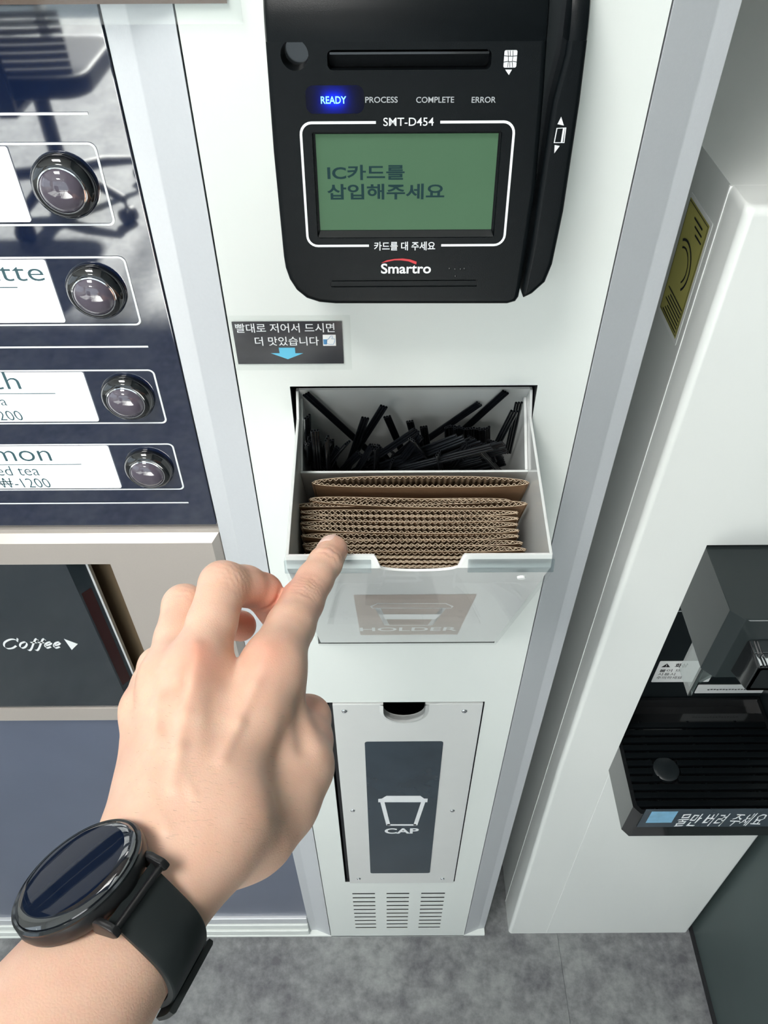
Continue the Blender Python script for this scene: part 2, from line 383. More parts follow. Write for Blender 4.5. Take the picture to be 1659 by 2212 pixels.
for (x, y, wh) in ((-0.60, -0.80, 'nearer the vending machine'), (-0.95, -3.0, 'above the office chair')):
    t = empty('ceiling_light', (x, y, HC), 'square white panel light on the ceiling ' + wh, 'ceiling light', 'ceiling panel lights')
    b2 = BM(); ring(b2, rrect(x - 0.3, x + 0.3, y - 0.3, y + 0.3, 0.01), rrect(x - 0.28, x + 0.28, y - 0.28, y + 0.28, 0.01), HC - 0.012, XY)
    prism(b2, rrect(x - 0.3, x + 0.3, y - 0.3, y + 0.3, 0.01), HC - 0.011, HC, XY); finish('lamp_frame', b2, 'frame_white', t)
    b2 = BM(); flat(b2, rrect(x - 0.28, x + 0.28, y - 0.28, y + 0.28, 0.01)[::-1], HC - 0.0125, XY); finish('diffuser', b2, 'lamp_diffuser', t)

# ================================================================== coffee vending machine
vm = empty('coffee_vending_machine', (-0.28, 0.25, 0), 'white and silver coffee vending machine with black menu panel and round buttons', 'vending machine')
ZT = 1.80
bm = BM()
box(bm, -0.72, -0.10, 0.03, 0.52, 0.0, ZT); box(bm, -0.10, 0.1322, 0.19, 0.52, 0.0, ZT); box(bm, 0.128, 0.1322, 0.031, 0.19, 0.0, ZT); box(bm, -0.10, 0.128, 0.03, 0.19, 1.10, ZT)
finish('cabinet', bm, 'cabinet_grey', vm)
# tall white column front with the openings of the two bins and the vent slots
PK = (-0.0695, 0.0724, 0.7635, 1.0188)       # holder pocket
CP = (-0.0688, 0.0727, 0.2290, 0.6735)       # cap bin opening
vents = []
vz = np.linspace(xz(761, 1931)[1], xz(761, 2004)[1], 10)
for c in ((761, 810), (835, 884), (910, 961)):
    xa = xz(c[0], 1931)[0]; xb = xz(c[1], 1931)[0]
    vents += [(xa, xb, z - 0.0026, z + 0.0026) for z in vz]
bm = BM(); holed(bm, -0.0986, 0.1002, 0.0, ZT, [PK, CP] + vents, 0.0, 0.0004)
col = finish('column_panel', bm, 'white_paint', vm)
bm = BM(); box(bm, -0.0986, 0.1002, 0.0060, 0.0125, 0.0, 0.2285); finish('vent_backing', bm, 'dark_gap', vm)
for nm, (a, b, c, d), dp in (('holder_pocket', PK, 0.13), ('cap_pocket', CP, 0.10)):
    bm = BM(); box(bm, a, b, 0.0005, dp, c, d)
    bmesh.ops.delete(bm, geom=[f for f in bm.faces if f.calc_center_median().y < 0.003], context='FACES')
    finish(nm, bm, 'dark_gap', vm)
for s in (0, 1):
    pr = [(-0.0994, 0.0), (-0.1206, 0.008), (-0.1312, 0.008), (-0.1312, 0.03), (-0.0994, 0.03)] if s == 0 else [(0.1010, 0.0), (0.1224, 0.008), (0.1322, 0.0095), (0.1322, 0.031), (0.1010, 0.031)]
    bm = BM(); prism(bm, pr, 0.006, ZT, XY); finish('silver_bezel', bm, 'silver', vm, bevel=0.0006, ang=8)
bm = BM(); box(bm, -0.0994, -0.0986, 0.004, 0.02, 0.006, ZT); box(bm, 0.1002, 0.1010, 0.004, 0.02, 0.006, ZT); finish('panel_seam', bm, 'dark_gap', vm)
bm = BM(); box(bm, -0.72, 0.1322, 0.0, 0.03, 0.0, 0.0058)
finish('foot_plate', bm, 'white_paint', vm, bevel=0.0015)
# black glass menu front
bm = BM(); box(bm, -0.72, -0.1318, 0.008, 0.024, 0.8955, ZT); glass = finish('menu_panel', bm, 'menu_glass', vm, bevel=0.0008)
GY = 0.0077
def gx(u, v): return xz(u, v, GY)
fz = [(1.1512, 1.1114), (1.0952, 1.0547), (1.0257, 0.9859), (0.9700, 0.9298)]
bz = [1.289 - 0.1577, 1.289 - 0.2134, 1.289 - 0.2829, 1.289 - 0.3398]
for i, (za, zb) in enumerate(fz):
    bm = BM(); ring(bm, rrect(-0.50, -0.1474, zb, za, 0.0035), rrect(-0.4989, -0.1485, zb + 0.0011, za - 0.0011, 0.0026), GY); finish('menu_frame', bm, 'print_white', glass)
    bm = BM(); prism(bm, rrect(-0.485, -0.1884, zb + 0.0024, za - 0.0016, 0.0012), GY - 0.0006, GY, XZ); finish('lit_label', bm, 'label_lit', glass)
    # push button: black domed surround and clear lens
    f = lambda x, y, z, c=(-0.1668, bz[i]): (c[0] + x, 0.0078 - z, c[1] + y)
    bm = BM(); lathe(bm, [(0.0, 0.0), (0.0155, 0.0), (0.0157, 0.0012), (0.0152, 0.0028), (0.0138, 0.0046), (0.0122, 0.0056), (0.0112, 0.0058), (0.0108, 0.0050), (0.0108, 0.0030), (0.0, 0.0030)], 40, f)
    bt = finish('push_button', bm, 'button_black', vm, smooth=True)
    bm = BM(); lathe(bm, [(0.0106, 0.0030), (0.0106, 0.0056), (0.0100, 0.0066), (0.0084, 0.0080), (0.0060, 0.0091), (0.0030, 0.0097), (0.0, 0.0099)], 40, f)
    finish('lens', bm, 'button_lens', bt, smooth=True)
    bm = BM(); lathe(bm, [(0.0106, 0.0052), (0.0111, 0.0056), (0.0111, 0.0062), (0.0105, 0.0064), (0.0104, 0.0056)], 40, f); finish('lens_ring', bm, 'chrome', bt, smooth=True)
for z in (1.1635, 1.0410, 0.9177):
    bm = BM(); flat(bm, [(-0.50, z - 0.0006), (-0.1472, z - 0.0006), (-0.1472, z + 0.0006), (-0.50, z + 0.0006)], GY); finish('divider_line', bm, 'print_white', glass)
LY = GY - 0.0008
def lab(s, ur, vt, vb, wid, **k):
    x1 = xz(ur, (vt + vb) / 2, LY)[0]; z1 = xz(ur, vt, LY)[1]; z0 = xz(ur, vb, LY)[1]
    write('menu_lettering', s, x1 - wid, x1, z0, z1, LY, 'label_ink', glass, bold=-0.005, **k)
def rule(ur, v):
    x1, z = xz(ur, v, LY); bm = BM(); flat(bm, [(-0.30, z - 0.0003), (x1, z - 0.0003), (x1, z + 0.0003), (-0.30, z + 0.0003)], LY); finish('label_rule', bm, 'label_ink', glass)
lab('Latte', 92, 567, 607, 0.0400); rule(38, 621)
lab('Peach', 40, 804, 841, 0.0480); rule(120, 850); lab('Iced tea', 13, 857, 876, 0.0300); lab('₩-1200', 47, 886, 908, 0.0330, shear=-0.15)
lab('Lemon', 107, 962, 996, 0.0560); rule(176, 1003); lab('Iced tea', 83, 1006, 1027, 0.0345); lab('₩-1200', 107, 1032, 1053, 0.0340, shear=-0.15)
# strip under the glass, champagne plate with the cup door, slate lower panel, plinth
bm = BM(); box(bm, -0.72, -0.1312, 0.0130, 0.03, 0.8914, 0.8955); finish('channel_strip', bm, 'cabinet_grey', vm)
bm = BM(); box(bm, -0.72, -0.1312, 0.0085, 0.03, 0.8874, 0.8913); finish('channel_strip', bm, 'champagne', vm)
DH = (-0.56, -0.2133, 0.6600, 0.8602)
bm = BM(); y0 = 0.003
xs0, xs1, zs0, zs1 = -0.72, -0.1318, 0.6395, 0.8872
bvl = 0.0048
holed(bm, xs0, xs1 - bvl, zs0, zs1 - bvl, [DH], y0, 0.006)
bmesh.ops.delete(bm, geom=[f for f in bm.faces if abs(f.normal.y) < 0.5 and (f.calc_center_median().x > xs1 - bvl - 1e-5 or f.calc_center_median().z > zs1 - bvl - 1e-5)], context='FACES')
q = [bm.verts.new(p) for p in ((xs0, y0, zs1 - bvl), (xs1 - bvl, y0, zs1 - bvl), (xs1, y0 + 0.006, zs1), (xs0, y0 + 0.006, zs1))]; bm.faces.new(q)
q = [bm.verts.new(p) for p in ((xs1 - bvl, y0, zs0), (xs1, y0 + 0.006, zs0), (xs1, y0 + 0.006, zs1), (xs1 - bvl, y0, zs1 - bvl))]; bm.faces.new(q)
q = [bm.verts.new(p) for p in ((xs1, y0 + 0.006, zs0), (xs1, 0.03, zs0), (xs1, 0.03, zs1), (xs1, y0 + 0.006, zs1))]; bm.faces.new(q)
bmesh.ops.recalc_face_normals(bm, faces=bm.faces)
finish('dispenser_plate', bm, 'champagne', vm)
bm = BM(); a, b, c, d = DH; box(bm, a, b, 0.008, 0.0298, c, d)
bmesh.ops.delete(bm, geom=[f for f in bm.faces if f.calc_center_median().y < 0.009], context='FACES'); finish('door_recess', bm, 'bronze', vm)
bm = BM()
prism(bm, [(-0.555, 0.0045), (-0.2463, 0.0045), (-0.2378, 0.0135), (-0.2366, 0.0135), (-0.2366, 0.0155), (-0.2440, 0.0155), (-0.2475, 0.0095), (-0.555, 0.0095)], 0.6605, 0.8590, XY)
door = finish('cup_door', bm, 'door_gloss', vm)
bm = BM(); prism(bm, [(-0.2368, 0.0125), (-0.2352, 0.0125), (-0.2352, 0.0165), (-0.2368, 0.0165)], 0.6605, 0.8575, XY); finish('door_edge', bm, 'cabinet_grey', door)
nx = 0.0085; ny = 0.009
bm = BM(); bm.faces.new([bm.verts.new(p) for p in [(-0.2463 + nx * t + 0.0001, 0.0045 + ny * t - 0.0001, z) for t, z in ((0.12, 0.695), (0.8, 0.695), (0.8, 0.823), (0.12, 0.823))]]); finish('red_reflection', bm, 'dark_red', door)  # dark red tint paints a reflection onto the bent door edge
bm = BM(); box(bm, -0.555, -0.2463, 0.0046, 0.0095, 0.8590, 0.8598); finish('door_top_edge', bm, 'cabinet_grey', door)
# slanted lettering drawn with a broad nib
Ca = lambda u, v: xz(u, v, 0.0043)
def curve(pts, n=6):
    out = []
    P = [pts[0]] + list(pts) + [pts[-1]]
    for i in range(1, len(P) - 2):
        for j in range(n):
            t = j / n; p0, p1, p2, p3 = P[i - 1], P[i], P[i + 1], P[i + 2]
            out.append(tuple(0.5 * (2 * p1[k] + (p2[k] - p0[k]) * t + (2 * p0[k] - 5 * p1[k] + 4 * p2[k] - p3[k]) * t * t + (3 * p1[k] - p0[k] - 3 * p2[k] + p3[k]) * t ** 3) for k in (0, 1)))
    out.append(tuple(pts[-1])); return out
LT = {'C': ([[(38, 1384), (30, 1381), (20, 1382), (10, 1388), (9, 1396), (16, 1401), (27, 1400), (35, 1395)], [(38, 1379), (37, 1386)]], 0),
      'o': ([[(52, 1387), (45, 1390), (43, 1396), (47, 1400), (54, 1398), (58, 1392), (56, 1387), (51, 1387)]], 0),
      'f': ([[(82, 1383), (80, 1380), (76, 1382), (72, 1391), (68, 1401), (64, 1405), (60, 1404)], [(66, 1388), (79, 1388)]], 0)}
paths = [curve(p) for k in ('C', 'o', 'f') for p in LT[k][0]]
paths += [curve([(u + 16, v) for u, v in p]) for p in LT['f'][0]]
eL = [(98, 1395), (108, 1392), (111, 1388), (107, 1387), (100, 1390), (97, 1396), (101, 1400), (110, 1397)]
paths += [curve(eL), curve([(u + 19, v) for u, v in eL])]
bm = BM(); n0 = Ca(60, 1390); n1 = Ca(61.9, 1391.4)
pen(bm, [[Ca(*p) for p in q] for q in paths], (n1[0] - n0[0], (n1[1] - n0[1])), 0.0043); finish('door_lettering', bm, 'print_white', door)
bm = BM(); flat(bm, [Ca(138, 1380), Ca(168, 1391), Ca(155, 1404)], 0.0043); finish('door_arrow', bm, 'print_white', door)
bm = BM(); box(bm, -0.72, -0.1312, 0.010, 0.03, 0.0650, 0.6390); finish('lower_panel', bm, 'slate_panel', vm, bevel=0.001)
for nm, za, zb, yy, mt_ in (('plinth_trim', 0.0440, 0.0645, 0.0055, 'silver'), ('plinth_strip', 0.0265, 0.0425, 0.0035, 'white_paint'), ('plinth_strip', 0.0062, 0.0240, 0.0010, 'white_paint')):
    bm = BM(); box(bm, -0.72, -0.1312, yy, 0.03, za, zb); finish(nm, bm, mt_, vm, bevel=0.0018)
# black notice sticker with its clear margin
bm = BM(); sx = [xz(500, 694), xz(739, 692), xz(742, 784), xz(515, 785)]
xa, xb, zb_, za_ = -0.0967, -0.0379, 1.289 - 0.2543, 1.289 - 0.2272
flat(bm, rrect(xa - 0.0015, xb + 0.0045, zb_ - 0.0042, za_ + 0.0036, 0.0005), -0.0004); st = finish('notice_sticker', bm, 'clear_film', vm)
bm = BM(); flat(bm, rrect(xa, xb, zb_, za_, 0.0004), -0.0005); finish('sticker_print', bm, 'sticker_black', st)
def sw(nm, s, u0, u1, v0, v1, **k):
    a = xz(u0, v1, -0.0006); c = xz(u1, v0, -0.0006); write(nm, s, a[0], c[0], a[1], c[1], -0.0006, 'print_white', st, **k)
sw('sticker_lettering', '빨대로 저어서 드시면', 510, 722, 698, 719, bold=0.006)
sw('sticker_lettering', '더 맛있습니다', 552, 688, 727, 747, bold=0.006)
bm = BM(); flat(bm, [xz(u, v, -0.0006) for u, v in ((602, 751), (637, 751), (638, 763), (655, 763), (622, 776), (585, 763), (604, 763))], -0.0006); finish('arrow_print', bm, 'sky_blue', st)
bm = BM(); flat(bm, [xz(u, v, -0.0006) for u, v in ((697, 723), (725, 723), (726, 747), (698, 747))], -0.0006); th_ = finish('thumb_badge', bm, 'paper_white', st)
bm = BM(); flat(bm, [xz(u, v, -0.0007) for u, v in ((698, 733), (706, 733), (706, 744), (699, 744))], -0.0007); finish('thumb_cuff', bm, 'thumb_blue', st)
bm = BM(); stroke(bm, [xz(u, v, -0.0007) for u, v in ((706, 734), (710, 732), (714, 726), (717, 725), (718, 729), (716, 732), (723, 732), (723, 736), (722, 740), (720, 744), (712, 744), (706, 742))], 0.00025, -0.0007, closed=True); finish('thumb_outline', bm, 'thumb_blue', st)
# laminated sheet hanging down over the top of the menu
ns = empty('laminated_notice', (-0.25, -0.002, 1.215), 'brown laminated notice with clear plastic margin hanging over the black menu panel', 'notice')
fx1 = xz(523, 30, -0.002)[0]; fz0 = xz(300, 53, -0.002)[1]; bx1 = xz(490, 5, -0.002)[0]; bz0 = xz(200, 9.5, -0.002)[1]
bm = BM(); box(bm, -0.60, fx1, -0.0022, -0.0018, fz0, 1.42); finish('clear_margin', bm, 'clear_film', ns)
bm = BM(); box(bm, -0.585, bx1, -0.0017, -0.0014, bz0, 1.41); finish('printed_sheet', bm, 'brown_print', ns)

# ================================================================== card terminal
TAU = math.radians(8.0)
TE = np.array([0, math.sin(TAU), math.cos(TAU)]); TN = np.array([0, -math.cos(TAU), math.sin(TAU)])
TO = np.array([0.0, -0.036, 1.289 - 0.192])
tm = Matrix.Identity(4)
for i in range(3): tm[i][0] = (1, 0, 0)[i]; tm[i][1] = -TN[i]; tm[i][2] = TE[i]; tm[i][3] = TO[i]
ct = empty('card_terminal', label='black plastic card payment terminal with green screen mounted on white column', cat='card terminal', mat=tm)
def T(u, v, d=0.0):
    p = on_plane(u, v, TO - TN * d, TN) - TO; return (p[0], float(p @ TE))
ZH = T(880, 84)[1]                       # where the face starts to roll back
def dback(z): return (0.036 - z * math.sin(TAU)) / math.cos(TAU) - 0.0003   # inward distance of the column face
def seat_back(bm, lim=0.02):
    for v in bm.verts:
        if v.co.y > lim: v.co.y = dback(v.co.z)
def roll(z):                             # inward offset of the rounded head above ZH
    t = max(0.0, z - ZH); R_ = 0.028
    if t <= 0: return 0.0
    return R_ - math.sqrt(max(R_ * R_ - min(t, R_ * 0.96) ** 2, 0)) + max(0, t - R_ * 0.96) * 3.0
def head(bm, x0, x1, z0, z1, rb=0.0025):
    n = 14; rows = []
    for i in range(n + 1):
        z = z0 + (z1 - z0) * i / n; depth = dback(z); d = min(roll(z), depth - rb - 0.0005)
        rows.append([bm.verts.new(p) for p in ((x0, depth, z), (x0, d + rb, z), (x0 + rb * 0.3, d + rb * 0.3, z), (x0 + rb, d, z), (x1 - rb, d, z), (x1 - rb * 0.3, d + rb * 0.3, z), (x1, d + rb, z), (x1, depth, z))])
    for a, b in zip(rows, rows[1:]):
        for j in range(7): bm.faces.new((a[j], a[j + 1], b[j + 1], b[j]))
    bm.faces.new(rows[-1])
mo = [(572, 90), (590, 330), (612, 556), (616, 580), (625, 605), (640, 628), (662, 646), (690, 655), (725, 658), (1096, 658), (1114, 653), (1121, 643), (1126, 618), (1158, 412), (1176, 200), (1183, 90)]
xl = T(572, 90)[0]; xr = T(1183, 90)[0]; zl = T(880, 90)[1]
mo2 = [T(u, v) for u, v in mo]; mo2[0] = (xl, zl); mo2[-1] = (xr, zl)
bm = BM(); prism(bm, mo2, 0.0, 0.034, XZ)
bmesh.ops.bevel(bm, geom=[e for e in bm.edges if all(abs(v.co.y) < 1e-6 for v in e.verts) and not all(v.co.z > zl - 1e-4 for v in e.verts)], offset=0.0024, segments=3, affect='EDGES', profile=0.6)
seat_back(bm); body = finish('housing', bm, 'plastic_black', ct, local=True, smooth=True)
def cutter(f): b_ = BM(); f(b_); bmesh.ops.recalc_face_normals(b_, faces=b_.faces); return finish('cutter', b_, 'dark_gap', ct, local=True)
hx, hz = T(636, 119); l0 = T(684, 293); l1 = T(1075, 499); s0 = T(706, 108); s1 = T(1060, 150); g0 = T(714, 606); g1 = T(1030, 619)
ra = T(662, 246); rb_ = T(786, 184)
lx0, lx1 = T(686, 400)[0], T(1070, 400)[0]
cut(body, cutter(lambda b_: lathe(b_, [(0.0, 0.012), (0.0048, 0.012), (0.0057, -0.004), (0.0, -0.004)], 28, lambda x, y, z: (hx + x, z, hz + y))),
    cutter(lambda b_: prism(b_, rrect(lx0 - 0.0012, lx1 + 0.0012, l1[1] - 0.0028, l0[1] + 0.0015, 0.0012), -0.002, 0.0030, XZ)),
    cutter(lambda b_: prism(b_, rrect(ra[0], rb_[0], ra[1], rb_[1], 0.003), -0.002, 0.0030, XZ)),
    cutter(lambda b_: prism(b_, rrect(s0[0], s1[0], s1[1], s0[1], 0.002), -0.004, 0.009, XZ)),
    cutter(lambda b_: prism(b_, rrect(g0[0], g1[0], g1[1], g0[1], 0.0004), -0.002, 0.0006, XZ)))
bm = BM(); lathe(bm, [(0.0052, 0.0110), (0.0, 0.0112)], 24, lambda x, y, z: (hx + x, z, hz + y)); finish('hole_shade', bm, 'dark_gap', body)  # dark disc added so the hole looks deep and shaded
bm = BM(); head(bm, xl, xr, zl, zl + 0.030); finish('rounded_head', bm, 'plastic_black', body, smooth=True)
bm = BM(); prism(bm, rrect(s0[0] + 0.001, s1[0] - 0.001, s0[1] - 0.0016, s0[1] - 0.0008, 0.0003), 0.0002, 0.008, XZ); finish('slot_lip', bm, 'plastic_black_gloss', body)
bm = BM(); prism(bm, rrect(g0[0] + 0.0006, g1[0] - 0.0006, g1[1] + 0.0008, g0[1] - 0.0004, 0.0003), -0.0001, 0.0010, XZ); finish('grip_bar', bm, 'plastic_black', body)
ro = [(1226, 90), (1222, 118), (1196, 216), (1190, 250), (1149, 527), (1128, 634), (1131, 645), (1150, 636), (1178, 611), (1194, 572), (1218, 458), (1254, 220), (1270, 90)]
ro2 = [T(u, v) for u, v in ro]; ro2[0] = (ro2[0][0], zl); ro2[-1] = (ro2[-1][0], zl)
bm = BM(); prism(bm, ro2, 0.0, 0.034, XZ)
bmesh.ops.bevel(bm, geom=[e for e in bm.edges if all(abs(v.co.y) < 1e-6 for v in e.verts) and not all(v.co.z > zl - 1e-4 for v in e.verts)], offset=0.0022, segments=3, affect='EDGES', profile=0.6)
seat_back(bm); rail = finish('swipe_rail', bm, 'plastic_black', ct, local=True, smooth=True); weighted(rail)
bm = BM(); head(bm, ro2[0][0], ro2[-1][0], zl, zl + 0.030, 0.002); finish('rounded_head', bm, 'plastic_black', rail, smooth=True)
bo = [T(u, v) for u, v in [(580, 90), (618, 556), (645, 625), (690, 648), (1118, 648), (1134, 636), (1176, 600), (1190, 560), (1250, 220), (1266, 90)]]
bm = BM(); prism(bm, [(bo[0][0], zl + 0.020)] + bo + [(bo[-1][0], zl + 0.020)], 0.011, 0.0345, XZ); seat_back(bm, 0.012); finish('back_shell', bm, 'plastic_black_gloss', ct, local=True)
# screen and print on the face
bm = BM(); prism(bm, [(lx0, l1[1]), (lx1, l1[1]), (lx1, l0[1]), (lx0, l0[1])], 0.0024, 0.0034, XZ); lcd = finish('screen', bm, 'lcd', body)
bm = BM(); bm.faces.new([bm.verts.new(p) for p in ((lx0 - 0.001, 0.0002, l1[1] - 0.0026), (lx1 + 0.001, 0.0002, l1[1] - 0.0026), (lx1, 0.0025, l1[1] - 0.0002), (lx0, 0.0025, l1[1] - 0.0002))]); finish('screen_bevel', bm, 'plastic_black_gloss', body)
def tw(nm, s, u0, u1, v0, v1, mat, d=-0.0002, par=None, **k):
    a = T((u0 + u1) / 2, v1, d); c = T((u0 + u1) / 2, v0, d); vm_ = (v0 + v1) / 2
    write(nm, s, T(u0, vm_, d)[0], T(u1, vm_, d)[0], a[1], c[1], d, mat, par or body, local=True, **k)
tw('screen_lettering', 'IC카드를', 707, 874, 356, 389, 'lcd_ink', 0.0023, lcd, bold=0.022)
tw('screen_lettering', '삽입해주세요', 707, 960, 397, 431, 'lcd_ink', 0.0023, lcd, bold=0.022)
tw('status_lettering', 'PROCESS', 789, 859, 209, 222, 'print_grey', bold=0.008)
tw('status_lettering', 'COMPLETE', 899, 981, 209, 222, 'print_grey', bold=0.008)
tw('status_lettering', 'ERROR', 1019, 1071, 209, 222, 'print_grey', bold=0.008)
tw('model_lettering', 'SMT-D454', 828, 937, 254, 272, 'print_white', bold=0.004)
tw('tap_lettering', '카드를 대 주세요', 808, 940, 522, 541, 'print_white', bold=0.014)
tw('brand_lettering', 'Smartro', 823, 931, 569, 591, 'print_white', bold=0.02)
bm = BM(); up_ = [(823, 568), (835, 562), (852, 559), (870, 558), (886, 560), (900, 565)]; dn = [(899, 571), (882, 564), (866, 562), (852, 562), (838, 565)]
flat(bm, [T(u, v) for u, v in up_ + dn], -0.0002); finish('brand_swoosh', bm, 'print_red', body)
fxa, fxb = T(650, 400)[0] , T(1113, 264)[0]
fa = T(881, 264)[1]; fb = T(881, 530)[1]; fl = (T(650, 264)[0] + T(664, 530)[0]) / 2; fr_ = (T(1113, 264)[0] + T(1087, 530)[0]) / 2
def arc(cx, cz, r, a0, a1, n=6): return [(cx + r * math.cos(math.radians(a0 + (a1 - a0) * i / n)), cz + r * math.sin(math.radians(a0 + (a1 - a0) * i / n))) for i in range(n + 1)]
r_ = 0.0045; gt0, gt1 = T(812, 264)[0], T(951, 264)[0]; gb0, gb1 = T(797, 530)[0], T(953, 530)[0]
bm = BM()
stroke(bm, [(gt0, fa)] + arc(fl + r_, fa - r_, r_, 90, 180) + arc(fl + r_, fb + r_, r_, 180, 270) + [(gb0, fb)], 0.00105, -0.0002); finish('screen_outline', bm, 'print_white', body); bm = BM()
stroke(bm, [(gt1, fa)] + arc(fr_ - r_, fa - r_, r_, 90, 0) + arc(fr_ - r_, fb + r_, r_, 0, -90) + [(gb1, fb)], 0.00105, -0.0002)
finish('screen_outline', bm, 'print_white', body)
ca = T(1087, 146); cb = T(1118, 108)
bm = BM(); flat(bm, rrect(ca[0], cb[0], ca[1], cb[1], 0.0006), -0.0002); chip = finish('chip_symbol', bm, 'print_white', body)
bm = BM()
for a, c in (((1088, 120), (1098, 121)), ((1088, 134), (1098, 132)), ((1108, 121), (1117, 120)), ((1107, 132), (1117, 134)), ((1097, 109), (1098, 121)), ((1108, 109), (1108, 121)), ((1096, 145), (1098, 133)), ((1107, 145), (1106, 133)), ((1098, 121), (1108, 121)), ((1098, 133), (1106, 133)), ((1102, 109), (1102, 121)), ((1101, 133), (1101, 145)), ((1098, 121), (1098, 133)), ((1108, 121), (1106, 133))):
    stroke(bm, [T(*a), T(*c)], 0.00022, -0.0003)
finish('chip_lines', bm, 'ink_black', chip)
bm = BM(); flat(bm, [T(1091, 150), T(1106, 150), T(1099, 162)], -0.0002); finish('insert_arrow', bm, 'print_white', body)
bm = BM(); flat(bm, [T(1212, 252), T(1204, 268), T(1218, 271)], -0.0002); flat(bm, [T(1198, 313), T(1209, 315), T(1197, 331)], -0.0002); finish('swipe_arrows', bm, 'print_white', rail)
bm = BM(); q = [T(1203, 277), T(1222, 276), T(1218, 308), T(1197, 308)]; stroke(bm, q, 0.0005, -0.0002, closed=True); stroke(bm, [T(1218, 277), T(1213, 308)], 0.0008, -0.0002); finish('swipe_symbol', bm, 'print_white', rail)
for u, v in ((971, 581), (983, 582), (995, 582), (1003, 581), (984, 597)):
    c_ = T(u, v); bm = BM(); lathe(bm, [(0.0006, 0.0002), (0.0005, 0.0), (0.0, -0.0003)], 10, lambda x, y, z: (c_[0] + x, z, c_[1] + y)); finish('braille_dot', bm, 'plastic_black_gloss', body, smooth=True)
# lit status word: LED bar glowing through a translucent window
bm = BM(); flat(bm, rrect(ra[0], rb_[0], ra[1], rb_[1], 0.003), 0.0001); finish('status_window', bm, 'led_window', body)
la = T(702, 220); lb = T(740, 212)
bm = BM(); prism(bm, rrect(la[0], lb[0], la[1], lb[1], 0.0006), 0.0020, 0.0026, XZ); finish('status_lamp', bm, 'led_blue', body)
pm('ready_ink', (0.3, 0.7, 0.9), 0.4, emit=(0.12, 0.62, 1.0), es=1.6)
tw('ready_lettering', 'READY', 693, 748, 208, 224, 'ready_ink', -0.0002, body, bold=0.012)

# ================================================================== tilt-out bin with sleeves and straws
XA, XB = -0.0672, 0.0714                      # outer width
F0 = np.array([0, -0.0970, 0.9829]); F1 = np.array([0, -0.0990, 0.9748]); B0 = np.array([0, -0.0025, 0.7690])
SD = (B0 - F1) / np.linalg.norm(B0 - F1)      # down along the sloping front
SN = np.array([0, -SD[2] * -1, 0]); SN = np.cross([1.0, 0, 0], SD); SN = SN / np.linalg.norm(SN)
if SN[1] > 0: SN = -SN
bin_ = empty('tilt_out_bin', (0.002, -0.04, 0.77), 'white and clear plastic tilt-out bin of cup sleeves and straws opened from column', 'bin')
BK = np.array([0, 0.0075, 1.0105])            # top of the back wall
def bk(s, off): p = BK + SD * s + SN * off; return (p[1], p[2])      # s down the bin, off in front of the back wall
DVO = float((np.array([0, -0.0228, 0.9724]) - BK) @ SN); DVS = float((np.array([0, -0.0228, 0.9724]) - BK) @ SD)
side = [(-0.0970, 0.9829), (-0.0030, 0.9975), (0.0060, 1.0110), bk(0, -0.0015), bk(0.165, -0.0015), (0.0030, 0.7700), (-0.0025, 0.7690), (-0.0965, 0.9750)]
for x0, x1 in ((XA, XA + 0.0016), (XB - 0.0016, XB)):
    bm = BM(); prism(bm, side, x0, x1, YZ); finish('side_wall', bm, 'tray_white', bin_, bevel=0.0003)
bm = BM(); prism(bm, [bk(0, 0), bk(0, -0.0014), bk(0.165, -0.0014), bk(0.165, 0)], XA + 0.0016, XB - 0.0016, YZ); finish('back_wall', bm, 'tray_white', bin_)
bm = BM(); prism(bm, [bk(DVS, DVO), bk(DVS, DVO - 0.0014), bk(0.165, DVO - 0.0014), bk(0.165, DVO)], XA + 0.0016, XB - 0.0016, YZ); finish('divider', bm, 'tray_white', bin_, bevel=0.0003)
for x0, x1 in ((XA + 0.0017, XA + 0.0030), (XB - 0.0034, XB - 0.0018)):
    bm = BM(); prism(bm, [bk(DVS, DVO - 0.0015), bk(0.010, 0.0002), bk(0.160, 0.0002), bk(0.160, DVO - 0.0015)], x0, x1, YZ); finish('liner_wall', bm, 'tray_white', bin_)
bm = BM(); prism(bm, [bk(0.165, -0.0014), bk(0.165, 0.0), bk(0.165, DVO), (-0.0028, 0.7712), (-0.0020, 0.7698), (0.0032, 0.7700)], XA + 0.0016, XB - 0.0016, YZ); finish('bin_floor', bm, 'tray_white', bin_)
# front: opaque inner sheet and clear acrylic outer sheet, both with the finger notch
def front_pt(a, s, off=0.0):
    """a = x, s = distance down from the rim, off = outwards"""
    l = np.linalg.norm(F1 - F0)
    if s <= l:
        d = (F1 - F0) / l; n = np.array([0, -d[2] * -1, 0]); n = np.array([0, d[2], -d[1]]); n = n if n[1] < 0 else -n
        p = F0 + d * s
    else: p = F1 + SD * (s - l); n = SN
    return (a, p[1] + n[1] * off, p[2] + n[2] * off)
LTOT = float(np.linalg.norm(F1 - F0) + np.linalg.norm(B0 - F1))
def notch_profile(c, hw, depth, r):
    """s-value of the rim at position x"""
    def g(x):
        t = abs(x - c)
        if t >= hw + r: return 0.0
        if t > hw: q = (hw + r - t) / r; return depth * 0.55 * (q * q * (3 - 2 * q))
        return depth * (0.55 + 0.45 * math.sqrt(max(0, 1 - (t / hw) ** 2)))
    return g
